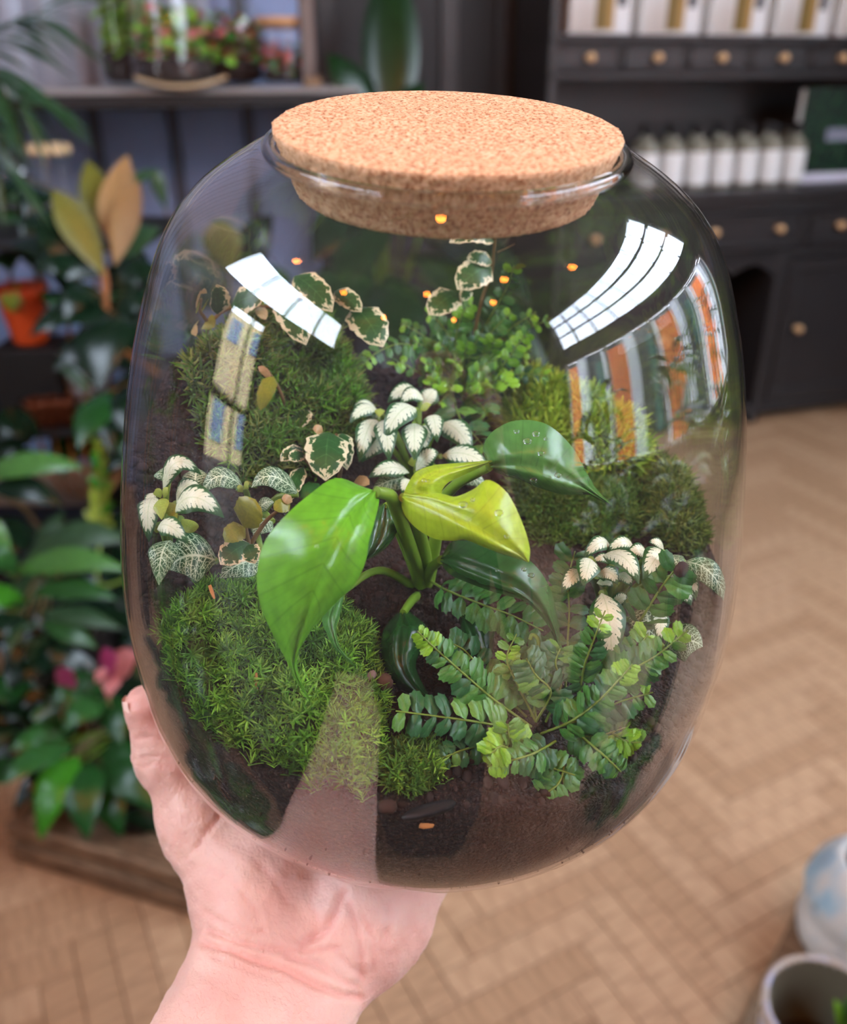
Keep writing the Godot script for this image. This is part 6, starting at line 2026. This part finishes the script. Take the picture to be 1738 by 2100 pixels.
	for k in 11:
		var y := 1090.0 - 17.0 * k
		for s in [-1, 1]:
			yl.append([206 + rng.randf_range(-3, 3), y, 206 + s * rng.randf_range(20, 34) * (1.1 - k * 0.06), y - rng.randf_range(12, 32), 24 - k * 0.8, 1.98, 1.95, 0.005, M.yellow_leaf if rng.randf() < 0.7 else M.fresh_leaf, "ovate", 0.3])
	bg_leaves(yp, yl, M.stem_green, ys, 0.0)
	part("stem", local(tube_mesh(smooth_path([ys, P(206, 1200, 2.0), P(206, 1090, 1.98), P(206, 910, 1.98)], 12), [0.008, 0.006, 0.004], 8), yp), M.stem_lime, yp)
	# pink-flowered anthurium
	var as_ := pot("plant_pot", "dark pot of the pink flowering plant in the crate", Vector3(-0.70, 0.02, -1.72), 0.08, 0.10, 0.16, M.black_matt)
	var an := thing("anthurium", "plant with pink and magenta flowers and dark leaves beside the thumb", "plant", as_)
	bg_leaves(an, [
		[218, 1420, 110, 1440, 76, 1.92, 1.84, 0.03, M.leaf_deep, "ovate"], [220, 1430, 90, 1330, 60, 1.95, 1.9, 0.03, M.shade_leaf, "ovate"], [226, 1430, 250, 1530, 70, 1.9, 1.82, 0.02, M.leaf_deep, "ovate"], [226, 1420, 330, 1470, 80, 1.92, 1.86, 0.03, M.shade_leaf, "ovate"], [220, 1440, 130, 1500, 70, 1.88, 1.80, 0.03, M.leaf_dark, "ovate"]], M.stem_green, as_, 0.003)
	for f in [[226, 1385, 286, 1342, 56, M.pink], [230, 1392, 214, 1328, 40, M.magenta], [232, 1390, 222, 1432, 42, M.pink], [222, 1388, 196, 1400, 26, M.pink], [136, 1418, 128, 1368, 40, M.magenta], [140, 1420, 150, 1376, 30, M.magenta]]:
		part("petal", local(arc_leaf(P(f[0], f[1], 1.86), P(f[2], f[3], 1.83), f[4] * 1.85 / F, 0.012, Vector3.UP, cam_t.basis.z, "heart", 0.5, 12, 7, 0.0, false), an), f[5], an)
	for q in [[228, 1390], [138, 1420]]:
		part("flower_stalk", local(tube_mesh(smooth_path([as_, P(q[0], q[1] + 60, 1.87), P(q[0], q[1], 1.855)], 8), [0.003, 0.0025], 6), an), M.stem_brown, an)
	# low glossy plant in the crate
	var gs := pot("plant_pot", "dark pot of the glossy low plant in the crate", Vector3(-0.62, 0.02, -1.46), 0.09, 0.11, 0.15, M.black_matt)
	var gl := thing("peace_lily", "low plant with broad glossy bright green leaves hanging over the wooden crate", "plant", gs)
	bg_leaves(gl, [
		[150, 1530, 6, 1610, 66, 1.86, 1.74, 0.03, M.leaf_dark, "ovate"], [160, 1550, 82, 1722, 84, 1.84, 1.74, 0.04, M.fresh_leaf, "ovate"], [176, 1560, 180, 1722, 88, 1.84, 1.74, 0.04, M.leaf_deep, "ovate"], [200, 1560, 330, 1668, 84, 1.86, 1.76, 0.04, M.leaf_deep, "ovate"],
		[140, 1520, 20, 1540, 50, 1.88, 1.8, 0.03, M.leaf_dark, "ovate"], [190, 1540, 310, 1590, 70, 1.88, 1.8, 0.03, M.leaf_deep, "ovate"], [150, 1510, 60, 1470, 60, 1.92, 1.86, 0.03, M.leaf_deep, "ovate"], [200, 1600, 250, 1716, 80, 1.85, 1.78, 0.03, M.leaf_deep, "ovate"], [130, 1560, 110, 1660, 60, 1.9, 1.82, 0.03, M.shade_leaf, "ovate"],
		[200, 1520, 320, 1520, 60, 1.92, 1.86, 0.03, M.shade_leaf, "ovate"], [180, 1510, 210, 1440, 60, 1.95, 1.92, 0.02, M.shade_leaf, "ovate"], [230, 1600, 350, 1720, 90, 1.9, 1.84, 0.03, M.shade_leaf, "ovate"], [120, 1580, 30, 1690, 60, 1.92, 1.86, 0.03, M.shade_leaf, "ovate"]], M.stem_green, gs, 0.003)
	# the crate
	var e0 := on_floor(30, 1768)
	var e1 := on_floor(424, 1892)
	var dir := (e1 - e0).normalized()
	var cr := thing("wooden_crate", "low weathered wooden slat crate on the floor under the plants at the lower left", "crate", e0, "", Basis(dir, Vector3.UP, dir.cross(Vector3.UP)))
	var L := e0.distance_to(e1)
	for y in [[0.004, 0.050], [0.070, 0.112]]:
		part("slat", span(Vector3(0, y[0], -0.012), Vector3(L, y[1], 0.0), 0.003), M.old_wood, cr)
		part("slat", span(Vector3(0, y[0], -0.50), Vector3(L, y[1], -0.488), 0.003), M.old_wood, cr)
		part("slat", span(Vector3(L - 0.012, y[0], -0.488), Vector3(L, y[1], -0.012), 0.003), M.old_wood, cr)
		part("slat", span(Vector3(0, y[0], -0.488), Vector3(0.012, y[1], -0.012), 0.003), M.old_wood, cr)
	part("bottom", span(Vector3(0.012, 0.004, -0.488), Vector3(L - 0.012, 0.014, -0.012), 0.002), M.old_wood, cr)
	for x in [0.014, L - 0.034]:
		for z in [-0.034, -0.486]:
			part("corner_post", span(Vector3(x, 0.014, z), Vector3(x + 0.02, 0.10, z + 0.02), 0.002), M.old_wood, cr)

func build_back_plants() -> void:
	var at := P(800, 800, 3.1)
	var s := pot("plant_pot", "big black pot of the tall leafy plant behind the jar", Vector3(at.x, 0, at.z), 0.17, 0.21, 0.40, M.black_matt)
	var b := thing("banana_plant", "tall plant with wide upright green leaves against the black wall behind the cork lid", "plant", s)
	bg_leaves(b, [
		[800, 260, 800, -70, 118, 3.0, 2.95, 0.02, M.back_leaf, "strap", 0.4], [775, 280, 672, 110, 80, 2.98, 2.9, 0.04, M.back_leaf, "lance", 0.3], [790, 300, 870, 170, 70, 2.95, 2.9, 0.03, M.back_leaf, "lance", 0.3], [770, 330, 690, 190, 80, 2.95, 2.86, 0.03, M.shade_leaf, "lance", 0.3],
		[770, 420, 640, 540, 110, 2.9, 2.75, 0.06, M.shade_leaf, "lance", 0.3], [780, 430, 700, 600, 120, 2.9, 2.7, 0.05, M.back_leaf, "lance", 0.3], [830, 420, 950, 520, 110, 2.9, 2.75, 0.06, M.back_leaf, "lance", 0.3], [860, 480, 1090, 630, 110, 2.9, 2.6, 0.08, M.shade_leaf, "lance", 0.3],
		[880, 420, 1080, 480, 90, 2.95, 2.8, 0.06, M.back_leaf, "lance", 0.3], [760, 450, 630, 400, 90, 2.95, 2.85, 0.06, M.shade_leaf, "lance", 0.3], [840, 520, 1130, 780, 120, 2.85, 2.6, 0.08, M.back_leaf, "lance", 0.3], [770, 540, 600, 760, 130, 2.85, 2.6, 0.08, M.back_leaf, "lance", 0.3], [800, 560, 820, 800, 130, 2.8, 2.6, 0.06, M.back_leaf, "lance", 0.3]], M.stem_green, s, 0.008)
	# bushy shrub in front of the slate wall, seen through the left of the jar
	var q := P(470, 900, 2.75)
	var s2 := pot("plant_pot", "dark pot of the yellow green shrub behind the left half of the jar", Vector3(q.x, 0, q.z), 0.13, 0.16, 0.35, M.black_matt)
	var sh := thing("shrub", "shrub with light and dark green leaves seen through the upper left of the jar", "plant", s2)
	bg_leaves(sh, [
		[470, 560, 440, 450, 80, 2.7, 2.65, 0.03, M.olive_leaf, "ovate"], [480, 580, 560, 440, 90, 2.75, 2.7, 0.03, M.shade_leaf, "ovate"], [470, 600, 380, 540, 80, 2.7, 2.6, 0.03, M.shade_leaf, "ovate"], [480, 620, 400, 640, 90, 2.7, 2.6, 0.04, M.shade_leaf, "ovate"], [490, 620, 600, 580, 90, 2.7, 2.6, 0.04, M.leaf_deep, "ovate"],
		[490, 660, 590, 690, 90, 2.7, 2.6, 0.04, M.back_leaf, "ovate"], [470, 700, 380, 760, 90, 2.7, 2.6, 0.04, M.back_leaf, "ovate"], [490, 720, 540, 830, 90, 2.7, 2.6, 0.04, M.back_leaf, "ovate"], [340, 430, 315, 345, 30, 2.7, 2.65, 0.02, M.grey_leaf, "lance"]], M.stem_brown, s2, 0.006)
	# low fern on the floor behind the right half
	var q3 := P(1000, 900, 3.2)
	var s3 := pot("plant_pot", "low black pot of the dark leafy plant between the wall plant and the dresser", Vector3(q3.x, 0, q3.z), 0.12, 0.15, 0.24, M.black_matt)
	var lf := thing("leafy_plant", "dark leafy plant standing behind the right half of the jar before the dresser", "plant", s3)
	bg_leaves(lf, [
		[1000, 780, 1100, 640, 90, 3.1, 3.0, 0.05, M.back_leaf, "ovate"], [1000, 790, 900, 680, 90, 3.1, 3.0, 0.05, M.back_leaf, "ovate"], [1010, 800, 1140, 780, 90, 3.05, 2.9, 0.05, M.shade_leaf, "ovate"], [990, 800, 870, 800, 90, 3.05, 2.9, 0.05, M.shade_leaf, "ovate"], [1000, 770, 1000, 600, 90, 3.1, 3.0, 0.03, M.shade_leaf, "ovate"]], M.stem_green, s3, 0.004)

func build_right_pots() -> void:
	# a worn board on the floor
	var a := on_floor(1640, 1852)
	var e := on_floor(1524, 2092)
	var dir := (e - a).normalized()
	var bd := thing("floor_board", "worn dark brown wooden board lying on the floor under the pots", "board", a, "", Basis(dir.cross(Vector3.UP) * -1.0, Vector3.UP, dir))
	for k in 4:
		part("plank", span(Vector3(0.002 + 0.13 * k, 0, -0.02), Vector3(0.128 + 0.13 * k, 0.022, 0.62), 0.003), M.old_wood, bd)
	# weathered pot, banded blue and white
	var band := func(u: float, v: float) -> Color:
		var nz := noise.get_noise_2d(u * 9.0, v * 5.0) * 0.5 + noise.get_noise_2d(u * 26.0, v * 14.0) * 0.25
		var c := Color(0.80, 0.79, 0.76)
		c = c.lerp(Color(0.56, 0.72, 0.80), smoothstep(0.0, 0.25, 0.14 - absf(v - 0.52) + nz * 0.45))
		c = c.lerp(Color(0.62, 0.68, 0.72), smoothstep(0.15, 0.4, nz))
		return c.lerp(Color(0.55, 0.47, 0.42), smoothstep(0.35, 0.5, nz + 0.1 * sin(v * 30.0)))
	var bm := mat(Color.WHITE, 0.6, {"albedo_texture": picture(128, 96, band)})
	var c1 := on_floor(1752, 1935, 0.022)
	var p1 := thing("stoneware_pot", "weathered blue and white stoneware pot with a pinched waist at the right edge", "pot", Vector3(c1.x, 0.022, c1.z))
	part("pot_body", lathe_mesh([Vector2(0.001, 0.0), Vector2(0.090, 0.0), Vector2(0.104, 0.015), Vector2(0.110, 0.045), Vector2(0.105, 0.075), Vector2(0.098, 0.085), Vector2(0.106, 0.1), Vector2(0.112, 0.13), Vector2(0.102, 0.17), Vector2(0.078, 0.205), Vector2(0.062, 0.212), Vector2(0.055, 0.207), Vector2(0.06, 0.19), Vector2(0.09, 0.13), Vector2(0.08, 0.02), Vector2(0.001, 0.015)], 48), bm, p1)
	part("soil", lathe_mesh([Vector2(0.001, 0.15), Vector2(0.08, 0.148), Vector2(0.07, 0.1), Vector2(0.001, 0.1)], 24), mat(c8(84, 40, 24), 0.95), p1)
	var blue := func(u: float, v: float) -> Color:
		var nz := noise.get_noise_2d(u * 7.0, v * 6.0)
		var c := Color(0.72, 0.66, 0.60).lerp(Color(0.74, 0.76, 0.86), smoothstep(0.0, 0.3, nz))
		return c.lerp(Color(0.48, 0.5, 0.76), smoothstep(0.3, 0.55, nz))
	var c2 := P(1706, 2075, 1.32)
	var p2 := thing("stoneware_pot", "open glazed pot with a grey rim and dark inside in the lower right corner", "pot", Vector3(c2.x, 0.022, c2.z))
	var h := c2.y - 0.022
	part("pot_body", lathe_mesh([Vector2(0.001, 0.0), Vector2(0.062, 0.0), Vector2(0.07, 0.01), Vector2(0.092, h * 0.6), Vector2(0.098, h - 0.006), Vector2(0.096, h), Vector2(0.09, h), Vector2(0.087, h - 0.008), Vector2(0.078, h * 0.5), Vector2(0.06, 0.03), Vector2(0.001, 0.02)], 48), mat(Color.WHITE, 0.4, {"albedo_texture": picture(96, 96, blue)}), p2)
	part("soil", lathe_mesh([Vector2(0.001, h * 0.42), Vector2(0.07, h * 0.4), Vector2(0.06, h * 0.3), Vector2(0.001, h * 0.3)], 24), M.peat, p2)
	part("lining", lathe_mesh([Vector2(0.0885, h - 0.004), Vector2(0.0865, h - 0.009), Vector2(0.0775, h * 0.5), Vector2(0.0595, 0.034)], 40), mat(c8(96, 90, 74), 0.5), p2)
	var lt := thing("leaf_sprig", "light green striped leaves growing out of the open glazed pot", "plant", Vector3(c2.x, 0.022 + h * 0.42, c2.z))
	bg_leaves(lt, [[1732, 2130, 1712, 2050, 26, 1.4, 1.36, 0.01, M.fern[4], "lance"], [1734, 2130, 1738, 2042, 24, 1.4, 1.36, 0.01, M.fern[1], "lance"], [1736, 2130, 1762, 2060, 24, 1.4, 1.36, 0.01, M.yellow_leaf, "lance"]], M.stem_green, lt.position, 0.002)

# tall plants by the side windows, outside the frame, mirrored at the edges of the jar
func build_side_plants() -> void:
	var spots := [[-2.15, -1.45, 1.5], [-1.75, -0.60, 1.3], [2.45, -1.5, 1.5], [2.5, -0.6, 1.35], [1.45, -0.25, 1.2], [1.3, 0.65, 1.15], [-1.25, -0.5, 0.55], [-0.80, -0.38, 0.30], [1.0, -0.2, 0.26], [0.95, 0.5, 0.3]]
	for k in 10:
		var at := Vector3(spots[k][0], 0, spots[k][1])
		var s := pot("plant_pot", ["dark pot of the window plant nearest the palm", "dark pot of the window plant beside the black counter", "dark pot of the window plant nearest the dresser", "dark pot of the second window plant on the right", "dark pot of the bushy plant right of the photographer", "dark pot of the bushy plant behind the photographer on the right", "dark pot of the low plant before the black counter", "dark pot of the lowest plant beside the wooden crate", "low dark pot nearest the stoneware pots", "low dark pot right of the photographer's shoes"][k], at, 0.16, 0.2, 0.4 if k < 6 else 0.12, M.black_matt)
		var t := thing("window_plant", ["tall leafy plant under the left windows nearest the palm", "tall leafy plant under the left windows beside the counter", "tall leafy plant under the right windows nearest the dresser", "second tall leafy plant under the right windows", "bushy plant on the floor right of the photographer", "bushy plant on the floor behind the photographer on the right", "low leafy plant on the floor before the black counter", "lowest leafy plant on the floor, near the wooden crate", "low leafy plant on the floor nearest the stoneware pots", "low leafy plant right of the photographer's shoes"][k], "plant", s)
		var h: float = spots[k][2]
		for i in 46:
			var a := rng.randf() * TAU
			var y := rng.randf_range(minf(0.25, h * 0.3), h)
			var b := s + Vector3(cos(a) * 0.08, y, sin(a) * 0.08)
			var r := rng.randf_range(0.22, 0.42) * (1.0 if k < 7 else 0.7)
			var e := b + Vector3(cos(a) * r, rng.randf_range(-0.12, 0.12), sin(a) * r)
			part("leaf", local(arc_leaf(b, e, rng.randf_range(0.09, 0.15), 0.05, Vector3.UP, Vector3.UP, "ovate", 0.25, 9, 5, 0.0, false), t), [M.shade_leaf, M.leaf_deep, M.leaf_dark, M.fresh_leaf][rng.randi() % 4], t)
		part("stem", local(tube_mesh([s, s + Vector3(0.01, h * 0.5, 0), s + Vector3(0, h, 0)], [0.02, 0.016, 0.008], 8), t), M.trunk, t)
